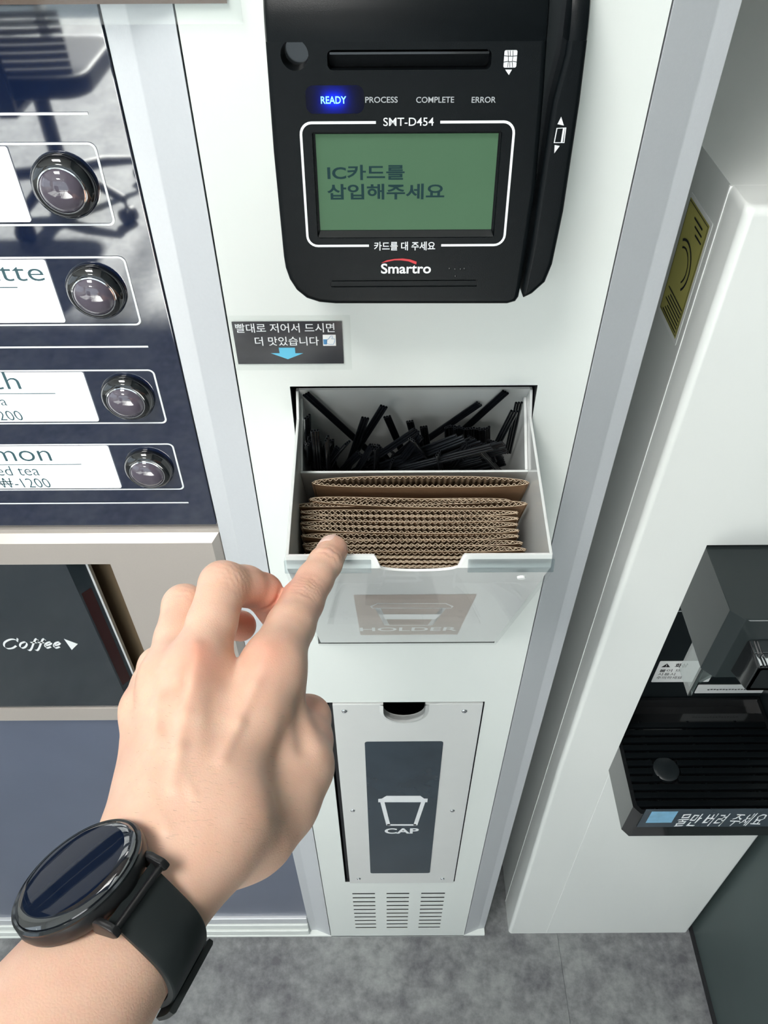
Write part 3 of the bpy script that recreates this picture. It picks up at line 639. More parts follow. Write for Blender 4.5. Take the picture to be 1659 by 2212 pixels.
def front_sheet(name, mat, off, th, c, hw, depth, r, s_end, x0, x1):
    g = notch_profile(c, hw, depth, r); bm = BM()
    xs = sorted({x0, x1, *[c + (hw + r) * t for t in np.linspace(-1, 1, 45)]})
    ks = [0.0, 0.0083, 0.03, 0.06, 0.10, 0.15, s_end]
    def column(x, o):
        top = g(x); out = []
        for s in ks: out.append(bm.verts.new(front_pt(x, max(s, top) if s < 0.05 else s, o)))
        return out
    O = [column(x, off + th) for x in xs]; I = [column(x, off) for x in xs]
    for a, b, ia, ib in zip(O, O[1:], I, I[1:]):
        for j in range(len(ks) - 1):
            for q in ((a[j], b[j], b[j + 1], a[j + 1]), (ia[j], ia[j + 1], ib[j + 1], ib[j])): bm.faces.new(q)
        bm.faces.new((a[0], ia[0], ib[0], b[0])); bm.faces.new((a[-1], b[-1], ib[-1], ia[-1]))
    for A_, I_ in ((O[0], I[0]), (O[-1], I[-1])):
        for j in range(len(ks) - 1): bm.faces.new((A_[j], A_[j + 1], I_[j + 1], I_[j]))
    bmesh.ops.remove_doubles(bm, verts=bm.verts, dist=1e-6); bmesh.ops.dissolve_degenerate(bm, dist=1e-6, edges=bm.edges)
    bmesh.ops.recalc_face_normals(bm, faces=bm.faces)
    return finish(name, bm, mat, bin_, smooth=True)
NC = 0.0022
front_sheet('front_wall', 'tray_front', -0.0014, 0.0014, NC, 0.0195, 0.0150, 0.0040, LTOT, XA + 0.0002, XB - 0.0002)
bm = BM()
for sx0, sx1 in ((XA - 0.0004, NC - 0.0250), (NC + 0.0250, XB + 0.0004)):
    bm = BM(); prism(bm, [(sx0, 0.0002), (sx1, 0.0002), (sx1, 0.0082), (sx0, 0.0082)], 0.0034, 0.0046, lambda a, b, d: front_pt(a, b, d)); finish('clear_lip', bm, 'clear_lip', bin_, bevel=0.0004)
acr = front_sheet('clear_front', 'clear_acrylic', 0.0002, 0.0030, NC, 0.0205, 0.0135, 0.0045, LTOT - 0.004, XA - 0.0004, XB + 0.0004)
# printed panel on the sloping front
LOFF = 0.0001
def FS(u, v, off=0.0034):
    n = SN; p0 = F1 + SN * off; p = on_plane(u, v, p0, n); return (p[0], float((p - p0) @ SD) + float(np.linalg.norm(F1 - F0)))
fmap = lambda a, s, off: front_pt(a, s, off)
c1 = FS(762, 1285, 0.0); c2 = FS(1028, 1283, 0.0); c3 = FS(990, 1370, 0.0); c4 = FS(780, 1372, 0.0)
hx0 = (c1[0] + c4[0]) / 2; hx1 = (c2[0] + c3[0]) / 2; hs0 = (c1[1] + c2[1]) / 2; hs1 = (c3[1] + c4[1]) / 2
bm = BM(); flat(bm, [(hx0, hs0), (hx1, hs0), (hx1, hs1), (hx0, hs1)][::-1], 0.0001, fmap); pr = finish('holder_print', bm, 'beige_print', bin_)
def HP(u, v): return FS(u, v, 0.0)
bm = BM()
stroke(bm, [HP(u, v) for u, v in ((802, 1309), (816, 1303), (963, 1303), (977, 1309), (975, 1313), (804, 1313))], 0.0018, 0.0002, fmap, closed=True)
stroke(bm, [HP(816, 1313), HP(836, 1350)], 0.0036, 0.0002, fmap); stroke(bm, [HP(958, 1313), HP(929, 1350)], 0.0036, 0.0002, fmap); stroke(bm, [HP(834, 1350), HP(931, 1350)], 0.0018, 0.0002, fmap)
flat(bm, [HP(826, 1326), HP(952, 1326), HP(940, 1337), HP(832, 1337)], 0.00025, fmap)
finish('cup_symbol', bm, 'paper_white', pr)
a = HP(778, 1363); c = HP(990, 1354)
write('holder_lettering', 'HOLDER', a[0], c[0], a[1], c[1], 0.0002, 'paper_white', pr, f=fmap, bold=0.012)
p = front_pt(0.0565, 0.0140, 0.0034); bm = BM()
fr0 = Matrix((( 1, 0, 0), (0, SD[1], SN[1]), (0, SD[2], SN[2])))
lathe(bm, [(0.0024, 0.0), (0.0022, 0.0012), (0.0, 0.0016)], 18, lambda x, y, z: tuple(Vector(p) + fr0 @ Vector((x, y, z)))); finish('rivet', bm, 'paper_white', bin_, smooth=True)
# ---- corrugated cup sleeves
SLX = -SD     # up along a sleeve
SLY = np.cross(SLX, [1.0, 0, 0])                                   # across the stack, towards the front
if SLY[1] > 0: SLY = -SLY
def sleeve_mesh(hw, bulge, bow, ph):
    """liner loop and corrugated inner loop; local x = width, y = across the stack, z = up (0 at the top edge)"""
    n = 56; up = []; lo = []
    for i in range(n + 1):
        t = -1 + 2 * i / n; e = math.sqrt(max(0, 1 - abs(t) ** 3.2)); cy = bow * (t * t - 0.4)
        up.append((hw * t, cy + bulge * e)); lo.append((hw * t, cy - bulge * e))
    loop = up + lo[::-1][1:-1]
    def ribbon(loop, th, z0, z1):
        bm = BM(); N = len(loop); A = []
        for i in range(N):
            a, c = loop[i - 1], loop[(i + 1) % N]; tx, ty = c[0] - a[0], c[1] - a[1]; l = math.hypot(tx, ty) or 1
            nx_, ny_ = ty / l * th / 2, -tx / l * th / 2; x, y = loop[i]
            A.append([bm.verts.new((x - nx_, y - ny_, z0)), bm.verts.new((x - nx_, y - ny_, z1)), bm.verts.new((x + nx_, y + ny_, z1)), bm.verts.new((x + nx_, y + ny_, z0))])
        for i in range(N):
            a, c = A[i], A[(i + 1) % N]
            for j in range(3): bm.faces.new((a[j], a[j + 1], c[j + 1], c[j]))
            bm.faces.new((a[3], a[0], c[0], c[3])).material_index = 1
        bmesh.ops.recalc_face_normals(bm, faces=bm.faces); return bm
    # resample the loop for the flutes
    P = np.array(loop + [loop[0]]); L = np.concatenate([[0], np.cumsum(np.hypot(*np.diff(P, axis=0).T))])
    nw = int(L[-1] / 0.0034); M = nw * 8; s = np.arange(M) / M * L[-1]
    X = np.interp(s, L, P[:, 0]); Y = np.interp(s, L, P[:, 1])
    dx = np.roll(X, -1) - np.roll(X, 1); dy = np.roll(Y, -1) - np.roll(Y, 1); l = np.hypot(dx, dy)
    off = 0.00080 + 0.00055 * np.sin(np.arange(M) / 8 * 2 * np.pi + ph)
    fl = [(X[i] + dy[i] / l[i] * -off[i] * -1, Y[i] - dx[i] / l[i] * -off[i] * -1) for i in range(M)]
    return ribbon(loop, 0.00032, 0.0, -0.062), ribbon(fl, 0.00030, -0.0001, -0.062)
variants = []
for k, (b_, bow, ph) in enumerate(((0.0034, -0.0006, 0.0), (0.0026, 0.0010, 1.0), (0.0019, 0.0007, 2.0), (0.0018, -0.0004, 3.3))):
    A_, B_ = sleeve_mesh(0.0635, b_, bow, ph); variants.append((A_, B_))
vmesh = []
for A_, B_ in variants:
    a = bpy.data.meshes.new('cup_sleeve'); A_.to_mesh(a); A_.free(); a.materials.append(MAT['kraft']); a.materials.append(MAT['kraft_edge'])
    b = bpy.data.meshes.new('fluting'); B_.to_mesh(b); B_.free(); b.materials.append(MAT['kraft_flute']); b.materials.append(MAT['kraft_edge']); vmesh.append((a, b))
# centre pixel, left and right pixel of each top edge, variant
SL = [((673, 1041), (1144, 1041), 0, 'brown corrugated cup sleeve bulging open against the bin divider'),
      ((860, 1079), (1104, 1073), 3, 'brown corrugated cup sleeve mostly hidden behind the second open sleeve'),
      ((667, 1080), (1140, 1090), 1, 'brown corrugated cup sleeve standing tilted and slightly open, third from the divider')]
SL += [((648 + dx, v), (1120 + dx, v + 3), 2, None) for v, dx in ((1106, 0), (1118, 1), (1130, 0), (1143, 2), (1156, 2))]
SL += [((652 + dx, v), (1136 + dx, v), 3, None) for v, dx in ((1172, -2), (1185, 4), (1198, 0), (1208, 0), (1219, 2), (1229, 0))]
PN = np.array([0, -0.60, -1.0]); PN = np.array([0, 0.62, -1.0])
PP0 = np.array([0, -0.0330, 0.9735]); rs = random.Random(11)
ORD = 'first second third fourth fifth sixth seventh eighth ninth tenth eleventh twelfth thirteenth fourteenth'.split()
for i, (pl, pr_, vr, lb) in enumerate(SL):
    L_ = on_plane(pl[0], pl[1], PP0, PN); R_ = on_plane(pr_[0], pr_[1], PP0, PN)
    if i == 1: L_ = R_ + (L_ - R_) / np.linalg.norm(L_ - R_) * 0.127
    c = (L_ + R_) / 2; ex = (R_ - L_); wd = np.linalg.norm(ex); ex = ex / wd
    if i == 1: c = c + np.array([0.0, 0.0, -0.0025])
    if i > 2: c = c + SLX * rs.uniform(-0.0012, 0.0010); ex = ex + np.array([0, rs.uniform(-0.008, 0.008), rs.uniform(-0.006, 0.006)]); ex /= np.linalg.norm(ex)
    ez = SLX - ex * (SLX @ ex); ez /= np.linalg.norm(ez); ey = np.cross(ez, ex)
    mm = Matrix.Identity(4)
    for q in range(3): mm[q][0] = ex[q] * min(wd / 0.127, 1.0); mm[q][1] = ey[q]; mm[q][2] = ez[q]; mm[q][3] = c[q]
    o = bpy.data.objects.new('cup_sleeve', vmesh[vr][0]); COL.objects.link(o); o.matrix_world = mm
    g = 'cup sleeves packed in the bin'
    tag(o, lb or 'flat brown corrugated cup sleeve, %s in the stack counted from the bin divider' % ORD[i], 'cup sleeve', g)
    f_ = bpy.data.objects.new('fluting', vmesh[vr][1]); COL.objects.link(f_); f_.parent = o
# ---- black ribbed straws
bm = BM()
for k in (-1, 0, 1):
    n = 8; rows = []
    for z, r in ((-0.0008, 0.00048), (0, 0.00050), (0, 0.00085), (1, 0.00085), (1, 0.0005), (1.0, 0.00048)):
        rows.append([bm.verts.new((k * 0.00155 + r * math.cos(2 * math.pi * j / n), r * math.sin(2 * math.pi * j / n), -z)) for j in range(n)])
    for a, b in zip(rows[1:], rows[2:5]):
        for j in range(n): bm.faces.new((a[j], a[(j + 1) % n], b[(j + 1) % n], b[j]))
bmesh.ops.delete(bm, geom=[v for v in bm.verts if not v.link_faces], context='VERTS')
bmesh.ops.recalc_face_normals(bm, faces=bm.faces)
st_me = bpy.data.meshes.new('stirring_straw'); bm.to_mesh(st_me); bm.free(); st_me.materials.append(MAT['straw_black'])
st_me.polygons.foreach_set('use_smooth', [True] * len(st_me.polygons)); st_me.set_sharp_from_angle(angle=math.radians(50))
def straw(top, low, twist=0.0, label=None, length=0.135):
    top, low = np.asarray(top, float), np.asarray(low, float)
    d = low - top; d /= np.linalg.norm(d)
    # stay inside the straw compartment
    ds = float(d @ SD)
    if ds > 0: length = min(length, (0.155 - float((top - BK) @ SD)) / ds)
    for ax, lo_, hi_ in ((0, XA + 0.006, XB - 0.007),):
        if d[ax] > 1e-6: length = min(length, (hi_ - top[ax]) / d[ax])
        elif d[ax] < -1e-6: length = min(length, (lo_ - top[ax]) / d[ax])
    length = max(length, 0.02)
    z = -d; x = np.cross([0, -1.0, 0.2], z); x /= np.linalg.norm(x); y = np.cross(z, x)
    c, s = math.cos(twist), math.sin(twist); x, y = x * c + y * s, -x * s + y * c
    mm = Matrix.Identity(4)
    for q in range(3): mm[q][0] = x[q]; mm[q][1] = y[q]; mm[q][2] = z[q] * length; mm[q][3] = top[q]
    o = bpy.data.objects.new('stirring_straw', st_me); COL.objects.link(o); o.matrix_world = mm
    tag(o, label or 'black ribbed plastic stirring straw lying in the jumbled heap behind the sleeves', 'straw', 'straws in the bin')
def bw(u, v, off): return on_plane(u, v, BK + SN * off, SN)
named = [((661, 851), (775, 955), 0.003, 0.005, 'black straw leaning in the far left corner against the back wall'),
         ((829, 878), (785, 948), 0.016, 0.014, 'black straw crossing over another, its flat end highest in the middle of the heap'),
         ((789, 903), (765, 972), 0.020, 0.018, 'short-looking black straw crossed under the tallest middle straw'),
         ((836, 900), (860, 955), 0.010, 0.010, 'black straw leaning right away from the crossed pair'),
         ((885, 910), (897, 955), 0.006, 0.007, 'narrow black straw standing alone near the middle of the back wall'),
         ((915, 922), (921, 958), 0.014, 0.014, 'upright black straw beside the fan of slanting straws'),
         ((1035, 872), (924, 948), 0.003, 0.004, 'long black straw slanting against the back wall above the bundle'),
         ((1092, 847), (1005, 925), 0.002, 0.003, 'black straw reaching highest along the back wall towards the corner'),
         ((1111, 888), (1069, 969), 0.024, 0.024, 'broad black straw leaning on the right liner wall'),
         ((1121, 870), (1100, 965), 0.014, 0.016, 'dark straw standing behind the broad straw on the right liner wall'),
         ((900, 929), (822, 981), 0.024, 0.026, 'black straw slanting down left out of the middle of the heap')]
for (a, b, ya, yb, lb) in named: straw(bw(a[0], a[1], ya), bw(b[0], b[1], yb), 0.0, lb)
rnd = random.Random(3)
for u, v in ((988, 944), (1003, 947), (1018, 951), (1031, 953), (1042, 957), (1052, 962), (1058, 970), (1040, 975), (1022, 980)):
    o_ = 0.026 + rnd.random() * 0.006; straw(bw(u, v, o_), bw(u - 165, v + 62 + rnd.uniform(-6, 6), o_ + 0.002), rnd.uniform(-0.3, 0.3), 'black straw fanned out sideways in the bundle lying across the heap')
for u, v in ((968, 922), (977, 921), (987, 923), (996, 924), (1008, 926), (1018, 925), (1030, 926), (1041, 927), (1052, 925)):
    o_ = 0.008 + rnd.random() * 0.008; straw(bw(u, v, o_), bw(u + rnd.uniform(-6, 2), v + 60, o_), rnd.uniform(-0.5, 0.5), 'black straw upright in the tight row standing along the back wall')
for u, v in ((664, 900), (680, 930), (671, 938), (690, 950), (662, 962), (676, 968), (662, 990), (672, 986), (684, 980), (706, 947), (714, 951), (700, 962), (662, 940), (668, 955)):
    o_ = rnd.uniform(0.006, 0.036); straw(bw(u, v, o_), bw(u + rnd.uniform(1, 6), v + 60, o_), rnd.uniform(-1.2, 1.2), 'black straw standing upright in the clump along the left liner wall')
for u, v in ((1062, 965), (1075, 960), (1088, 958), (1094, 972), (1085, 985), (1070, 990), (1090, 998), (1062, 1000), (1040, 992), (1025, 1000), (1078, 975)):
    o_ = rnd.uniform(0.028, 0.038); straw(bw(u, v, o_), bw(u - 120, v + 32 + rnd.uniform(-10, 10), o_), rnd.uniform(-0.4, 0.4), 'black straw lying low with its cut end against the right liner wall')
for i in range(40):
    u = rnd.uniform(680, 1075); v = rnd.uniform(955, 1000) - (14 if u > 860 else 0); o_ = rnd.uniform(0.006, 0.038)
    straw(bw(u, v, o_), bw(u + rnd.uniform(-70, 70), v + 60, o_), rnd.uniform(-1.5, 1.5))

# ================================================================== cap bin
cb_ = empty('cap_bin', (0.003, -0.002, 0.23), 'off-white cup lid bin front with dark slate printed label and finger notch', 'bin')
CY = -0.0018
cx0, cx1, cz0, cz1 = -0.0628, 0.0712, 0.2300, 0.6725
nx0 = xz(828, 1520, CY)[0]; nx1 = xz(919, 1520, CY)[0]; nzb = xz(873, 1557, CY)[1]
nc = (nx0 + nx1) / 2; nr = (nx1 - nx0) / 2
poly = [(cx0, cz0), (cx1, cz0), (cx1, cz1), (nx1, cz1), (nx1, cz1 - 0.012)] + [(nc + nr * math.cos(a), (cz1 - 0.012) + (nzb - cz1 + 0.012) * -math.sin(a) * -1) for a in np.linspace(0, math.pi, 13)[1:-1]] + [(nx0, cz1 - 0.012), (nx0, cz1), (cx0, cz1)]
bm = BM(); prism(bm, poly, CY, 0.004, XZ)
cov = finish('bin_cover', bm, 'cap_cover', cb_, bevel=0.0007)
bm = BM()
lip = [(nx1 + 0.0035, cz1), (nx1 + 0.0035, cz1 - 0.012)] + [(nc + (nr + 0.0035) * math.cos(a), (cz1 - 0.012) + (nzb - cz1 + 0.012 - 0.0045) * math.sin(a)) for a in np.linspace(0, math.pi, 13)[1:-1]] + [(nx0 - 0.0035, cz1 - 0.012), (nx0 - 0.0035, cz1)]
lin = [(nx1, cz1), (nx1, cz1 - 0.012)] + [(nc + nr * math.cos(a), (cz1 - 0.012) + (nzb - cz1 + 0.012) * math.sin(a)) for a in np.linspace(0, math.pi, 13)[1:-1]] + [(nx0, cz1 - 0.012), (nx0, cz1)]
for A_, B_, A2, B2 in zip(lip, lin, lip[1:], lin[1:]):
    vv = [bm.verts.new((p[0], y, p[1])) for p, y in ((A_, CY - 0.0001), (A2, CY - 0.0001), (B2, CY - 0.0016), (B_, CY - 0.0016))]; bm.faces.new(vv)
    vv = [bm.verts.new((p[0], y, p[1])) for p, y in ((B_, CY - 0.0016), (B2, CY - 0.0016), (B2, 0.004), (B_, 0.004))]; bm.faces.new(vv)
bmesh.ops.remove_doubles(bm, verts=bm.verts, dist=1e-6); finish('notch_lip', bm, 'cap_cover', cov, smooth=True)
bm = BM(); prism(bm, [(cx0 - 0.0040, cz0), (cx0 - 0.0008, cz0), (cx0 - 0.0008, cz1), (cx0 - 0.0040, cz1)], 0.004, 0.09, XZ); prism(bm, [(cx1 - 0.003, cz0), (cx1, cz0), (cx1, cz1), (cx1 - 0.003, cz1)], 0.0042, 0.09, XZ); finish('bin_side', bm, 'dark_gap', cb_)
la_ = (xz(788, 1602, CY), xz(957, 1601, CY), xz(929, 1885, CY), xz(800, 1885, CY))
lx_0 = (la_[0][0] + la_[3][0]) / 2; lx_1 = (la_[1][0] + la_[2][0]) / 2
bm = BM(); prism(bm, rrect(lx_0, lx_1, la_[2][1], la_[0][1], 0.003), CY - 0.0005, CY, XZ); film = finish('cap_print', bm, 'slate_film', cb_)
CQ = CY - 0.0007
cq = lambda u, v: xz(u, v, CQ)
bm = BM(); flat(bm, [cq(u, v) for u, v in ((817, 1733), (817, 1726), (825, 1725), (835, 1719), (908, 1719), (916, 1725), (924, 1725), (923, 1733))], CQ)
stroke(bm, [cq(826, 1733), cq(839, 1783)], 0.0045, CQ); stroke(bm, [cq(914, 1733), cq(897, 1783)], 0.0045, CQ); stroke(bm, [cq(836, 1782), cq(899, 1782)], 0.0042, CQ); finish('cup_symbol', bm, 'print_white', film)
a = cq(831, 1801); c = cq(905, 1789); write('cap_lettering', 'CAP', a[0], c[0], a[1], c[1], CQ, 'print_white', film, bold=0.03)
for u, v in ((744, 1535), (1003, 1535), (762, 1750), (977, 1750), (775, 1897), (956, 1897)):
    c_ = xz(u, v, CY); bm = BM(); lathe(bm, [(0.0026, 0.0), (0.0026, 0.0008), (0.0020, 0.0015), (0.0008, 0.0017), (0.0006, 0.0010), (0.0, 0.0010)], 16, lambda x, y, z: (c_[0] + x, CY - z, c_[1] + y)); finish('screw', bm, 'chrome', cb_, smooth=True)

# ================================================================== water purifier
wp = empty('water_purifier', (0.303, 0.2, 0), 'tall white water purifier standing beside the vending machine', 'water purifier')
PX0, PX1, PYF, PZ = 0.1685, 0.4384, 0.0210, 1.1125
RX0, RX1, RZ0, RZ1 = 0.2225, 0.3845, 0.4960, 0.8570
yfl = lambda z: PYF - 0.0175 * max(0.0, 1 - z / 0.49)
rc = 0.0048; bm = BM()
zs_ = [0.0, 0.25, RZ0, RZ1, PZ - rc] + [PZ - rc + rc * math.sin(a) for a in np.linspace(0, math.pi / 2, 6)[1:]]
rows = []
for z in zs_:
    ins = rc - math.sqrt(max(0, rc * rc - max(0, z - (PZ - rc)) ** 2)); y0_ = yfl(z) + ins; xa, xb = PX0 + ins * 0.4, PX1 - ins * 0.4
    pr_ = [(xa, 0.0478)] + [(xa + rc - rc * math.cos(t), y0_ + rc - rc * math.sin(t)) for t in np.linspace(0, math.pi / 2, 6)] + [(RX0, y0_), (RX1, y0_)] + [(xb - rc + rc * math.sin(t), y0_ + rc - rc * math.cos(t)) for t in np.linspace(0, math.pi / 2, 6)] + [(xb, 0.0478)]
    rows.append([bm.verts.new((x, y, z)) for x, y in pr_])
for k, (a, b) in enumerate(zip(rows, rows[1:])):
    for j in range(len(a) - 1):
        if k == 2 and j == 7: continue
        bm.faces.new((a[j], a[j + 1], b[j + 1], b[j]))
bm.faces.new(rows[-1])
bmesh.ops.recalc_face_normals(bm, faces=bm.faces)
cover = finish('front_cover', bm, 'purifier_white', wp, smooth=True); weighted(cover)
bm = BM(); xj0, xj1, zj = PX0 - 0.0004, PX1 + 0.0004, PZ - 0.0004
box(bm, xj0, xj0 + 0.006, 0.0478, 0.0494, 0.002, zj); box(bm, xj1 - 0.006, xj1, 0.0478, 0.0494, 0.002, zj); box(bm, xj0 + 0.006, xj1 - 0.006, 0.0478, 0.0494, zj - 0.006, zj); finish('joint_strip', bm, 'seam_white', wp)
bm = BM()
for a in ((PX0 + 0.0012, PX1 - 0.0012, 0.079, 0.46, 0.004, PZ - 0.001), (PX0 + 0.0012, RX0 - 0.001, 0.0494, 0.079, 0.004, PZ - 0.001), (RX1 + 0.001, PX1 - 0.0012, 0.0494, 0.079, 0.004, PZ - 0.001), (RX0 - 0.001, RX1 + 0.001, 0.0494, 0.079, RZ1 + 0.001, PZ - 0.001), (RX0 - 0.001, RX1 + 0.001, 0.0494, 0.079, 0.004, RZ0 - 0.001)): box(bm, *a)
finish('rear_body', bm, 'purifier_white', wp)
bm = BM(); V = [bm.verts.new((x, yfl(z) + o, z)) for o in (-0.0005, 0.003) for z in (0.003, 0.488) for x in (RX0 + 0.002, RX1 + 0.001)]
for f in ((0, 1, 3, 2), (4, 6, 7, 5), (0, 4, 5, 1), (2, 3, 7, 6), (0, 2, 6, 4), (1, 5, 7, 3)): bm.faces.new([V[i] for i in f])
bmesh.ops.recalc_face_normals(bm, faces=bm.faces); finish('lower_front_panel', bm, 'purifier_white', wp, bevel=0.0005)
bm = BM(); box(bm, RX0 - 0.0009, RX1 + 0.0009, 0.0225, 0.0785, RZ0 - 0.0009, RZ1 + 0.0009)
bmesh.ops.delete(bm, geom=[f for f in bm.faces if f.calc_center_median().y < 0.023], context='FACES'); rec = finish('dispensing_recess', bm, 'recess_black', wp)
bm = BM(); z_ = xz(1480, 1320, 0.078)[1]; box(bm, RX0, RX1, 0.0775, 0.0784, z_ - 0.0004, z_ + 0.0004); finish('recess_joint', bm, 'cabinet_grey', rec)
# spout housing
ho = [(RX0, 0.078), (RX0, -0.0370), (RX0 + 0.0080, -0.0450), (RX1 - 0.0080, -0.0450), (RX1, -0.0370), (RX1, 0.078)]
bm = BM(); prism(bm, ho, 0.7820, 0.8545, XY); hous = finish('spout_housing', bm, 'spout_gloss', wp, bevel=0.0008)
bm = BM(); box(bm, RX0 + 0.010, RX1 - 0.010, -0.0453, -0.0449, 0.8528, 0.8538); finish('housing_edge_glint', bm, 'chrome', hous)  # bright strip added as the highlight along the housing's top front edge
# clear curved guard below the housing
bm = BM(); gp = []
for i in range(25):
    t = i / 24; gp.append((RX0 + 0.0012 + 0.108 * t, -0.0360 + 0.022 * math.sin(math.pi * min(1, t * 1.02)) ** 0.8))
for k in range(24):
    for o0, o1 in ((0.0, 0.0022),):
        (xa, ya), (xb, yb) = gp[k], gp[k + 1]
        vv = [bm.verts.new(p) for p in ((xa, ya, 0.744), (xb, yb, 0.744), (xb, yb, 0.783), (xa, ya, 0.783), (xa, ya + o1, 0.744), (xb, yb + o1, 0.744), (xb, yb + o1, 0.783), (xa, ya + o1, 0.783))]
        for f in ((0, 1, 2, 3), (5, 4, 7, 6), (0, 4, 5, 1)): bm.faces.new([vv[i] for i in f])
bmesh.ops.remove_doubles(bm, verts=bm.verts, dist=1e-6)
finish('clear_guard', bm, 'clear_guard', wp, smooth=True)
bm = BM(); prism(bm, [(RX0 + 0.0008, -0.0372), (RX0 + 0.0040, -0.0372), (RX0 + 0.0048, -0.0330), (RX0 + 0.0030, -0.0120), (RX0 + 0.0008, -0.0120)], 0.743, 0.7825, XY); finish('guard_rib', bm, 'clear_guard', wp, bevel=0.0006)
# chrome-trimmed spout block
SX0, SX1 = 0.2400, 0.3670
bm = BM(); prism(bm, [(-0.0440, 0.8300), (-0.0670, 0.8285), (-0.0672, 0.8010), (-0.0440, 0.7900)], SX0, SX1, YZ); sp = finish('spout_block', bm, 'plastic_black_gloss', wp, bevel=0.0012)
for xa, xb in ((SX0 + 0.0012, SX0 + 0.0030), (SX0 + 0.0042, SX0 + 0.0054), (SX0 + 0.0064, SX1 - 0.0064), (SX1 - 0.0030, SX1 - 0.0012)):
    for ya, yb in ((-0.0455, -0.0560), (-0.0566, -0.0664)):
        bm = BM(); box(bm, xa, xb, yb, ya, 0.8270, 0.8308); finish('chrome_cap', bm, 'chrome', sp, bevel=0.0003)
bm = BM(); ring(bm, rrect(SX0 + 0.0003, SX1 - 0.0003, 0.8012, 0.8290, 0.0015), rrect(SX0 + 0.0026, SX1 - 0.0026, 0.8030, 0.8272, 0.0015), -0.0676); bmesh.ops.solidify(bm, geom=bm.faces[:], thickness=0.0006); finish('chrome_trim', bm, 'chrome', sp)
# stickers in the recess
def stk(nm, u0, v0, u1, v1, y, mat='paper_white', wd=None):
    a = xz(u0, v0, y); c = xz(u0, v1, y); x1 = a[0] + wd; x0 = (a[0] + c[0]) / 2
    bm = BM(); prism(bm, rrect(x0, x0 + wd, c[1], a[1], 0.0012), y - 0.0003, y, XZ); return finish(nm, bm, mat, rec), x0, a[1], c[1]
RY = 0.0783
w1, wx, wza, wzb = stk('warning_sticker', 1416, 1428, 1416, 1473, RY, wd=0.060)
wh_ = wza - wzb; ty = RY - 0.0005
bm = BM(); flat(bm, [(wx + 0.0035, wza - wh_ * 0.27), (wx + 0.0125, wza - wh_ * 0.27), (wx + 0.0080, wza - wh_ * 0.10)], ty); finish('warning_triangle', bm, 'ink_black', w1)
write('warning_mark', '!', wx + 0.0076, wx + 0.0084, wza - wh_ * 0.25, wza - wh_ * 0.14, ty - 0.0002, 'paper_white', w1, bold=0.02)
write('warning_lettering', '화상', wx + 0.017, wx + 0.030, wza - wh_ * 0.29, wza - wh_ * 0.10, ty, 'ink_black', w1, bold=0.02)
for i, tx_ in enumerate(('물이 뜨', '사용시', '주의하세요')):
    write('warning_lettering', tx_, wx + 0.0035, wx + (0.026, 0.021, 0.030)[i], wza - wh_ * (0.50 + 0.17 * i), wza - wh_ * (0.37 + 0.17 * i), ty, 'ink_black', w1)
w2, x2, za2, zb2 = stk('notice_strip', 1504, 1479, 1504, 1497, RY, wd=0.075)
bm = BM()
for i in range(16): 
    xa = x2 + 0.012 + i * 0.0032; zc = (za2 + zb2) / 2 - 0.001
    stroke(bm, [(xa, zc), (xa + 0.0022, zc + (0.0006 if i % 3 else -0.0004))], 0.0016, RY - 0.0005)
sm = finish('fine_print', bm, 'ink_black', w2); sm['kind'] = 'stuff'
# drip tray
to = [(RX0, 0.077), (RX0, -0.0420), (RX0 + 0.0060, -0.0490), (RX1 - 0.0060, -0.0490), (RX1, -0.0420), (RX1, 0.077)]
ti = [(RX0 + 0.004, 0.074), (RX0 + 0.004, -0.0400), (RX0 + 0.0080, -0.0450), (RX1 - 0.0080, -0.0450), (RX1 - 0.004, -0.0400), (RX1 - 0.004, 0.074)]
bm = BM(); prism(bm, to, RZ0 + 0.0005, 0.5350, XY); ring(bm, to, ti, 0.5495, XY)
for P_, z0_, z1_ in ((to, 0.5350, 0.5495), (ti, 0.5351, 0.5495)):
    for i in range(6):
        a, c = P_[i], P_[(i + 1) % 6]; bm.faces.new([bm.verts.new(p) for p in ((a[0], a[1], z0_), (c[0], c[1], z0_), (c[0], c[1], z1_), (a[0], a[1], z1_))])
bmesh.ops.remove_doubles(bm, verts=bm.verts, dist=1e-6); bmesh.ops.recalc_face_normals(bm, faces=bm.faces)
tray = finish('drip_tray', bm, 'plastic_black_gloss', wp)
fc = on_z(1440, 1660, 0.549)
for i in range(11):
    y = -0.0385 + i * 0.0084
    if y > 0.05: break
    if abs(y - fc[1]) < 0.0135:
        hw = math.sqrt(0.0138 ** 2 - (y - fc[1]) ** 2); segs = ((RX0 + 0.0042, fc[0] - hw), (fc[0] + hw, RX1 - 0.0042))
    else: segs = ((RX0 + 0.0042, RX1 - 0.0042),)
    for xa, xb in segs:
        bm = BM(); box(bm, xa, xb, y - 0.0028, y + 0.0028, 0.5440, 0.5488); finish('slat', bm, 'plastic_black', tray, bevel=0.0006)
for x in (0.252, 0.302, 0.352):
    bm = BM(); box(bm, x - 0.0012, x + 0.0012, -0.043, 0.052, 0.5400, 0.5446); finish('cross_bar', bm, 'plastic_black', tray)
bm = BM(); lathe(bm, [(0.0, 0.5440), (0.0128, 0.5440), (0.0128, 0.5478), (0.0105, 0.5490), (0.0, 0.5486)], 28, lambda x, y, z: (fc[0] + x, fc[1] + y, z)); finish('float_disc', bm, 'recess_black', tray, smooth=True)
TY = -0.0492
a = xz(1385, 1748, TY); c = xz(1385, 1786, TY)
bm = BM(); prism(bm, rrect(RX0 + 0.0085, RX1 - 0.0085, c[1], a[1], 0.0008), TY - 0.0003, TY, XZ); lb_ = finish('tray_label', bm, 'label_tape', tray)
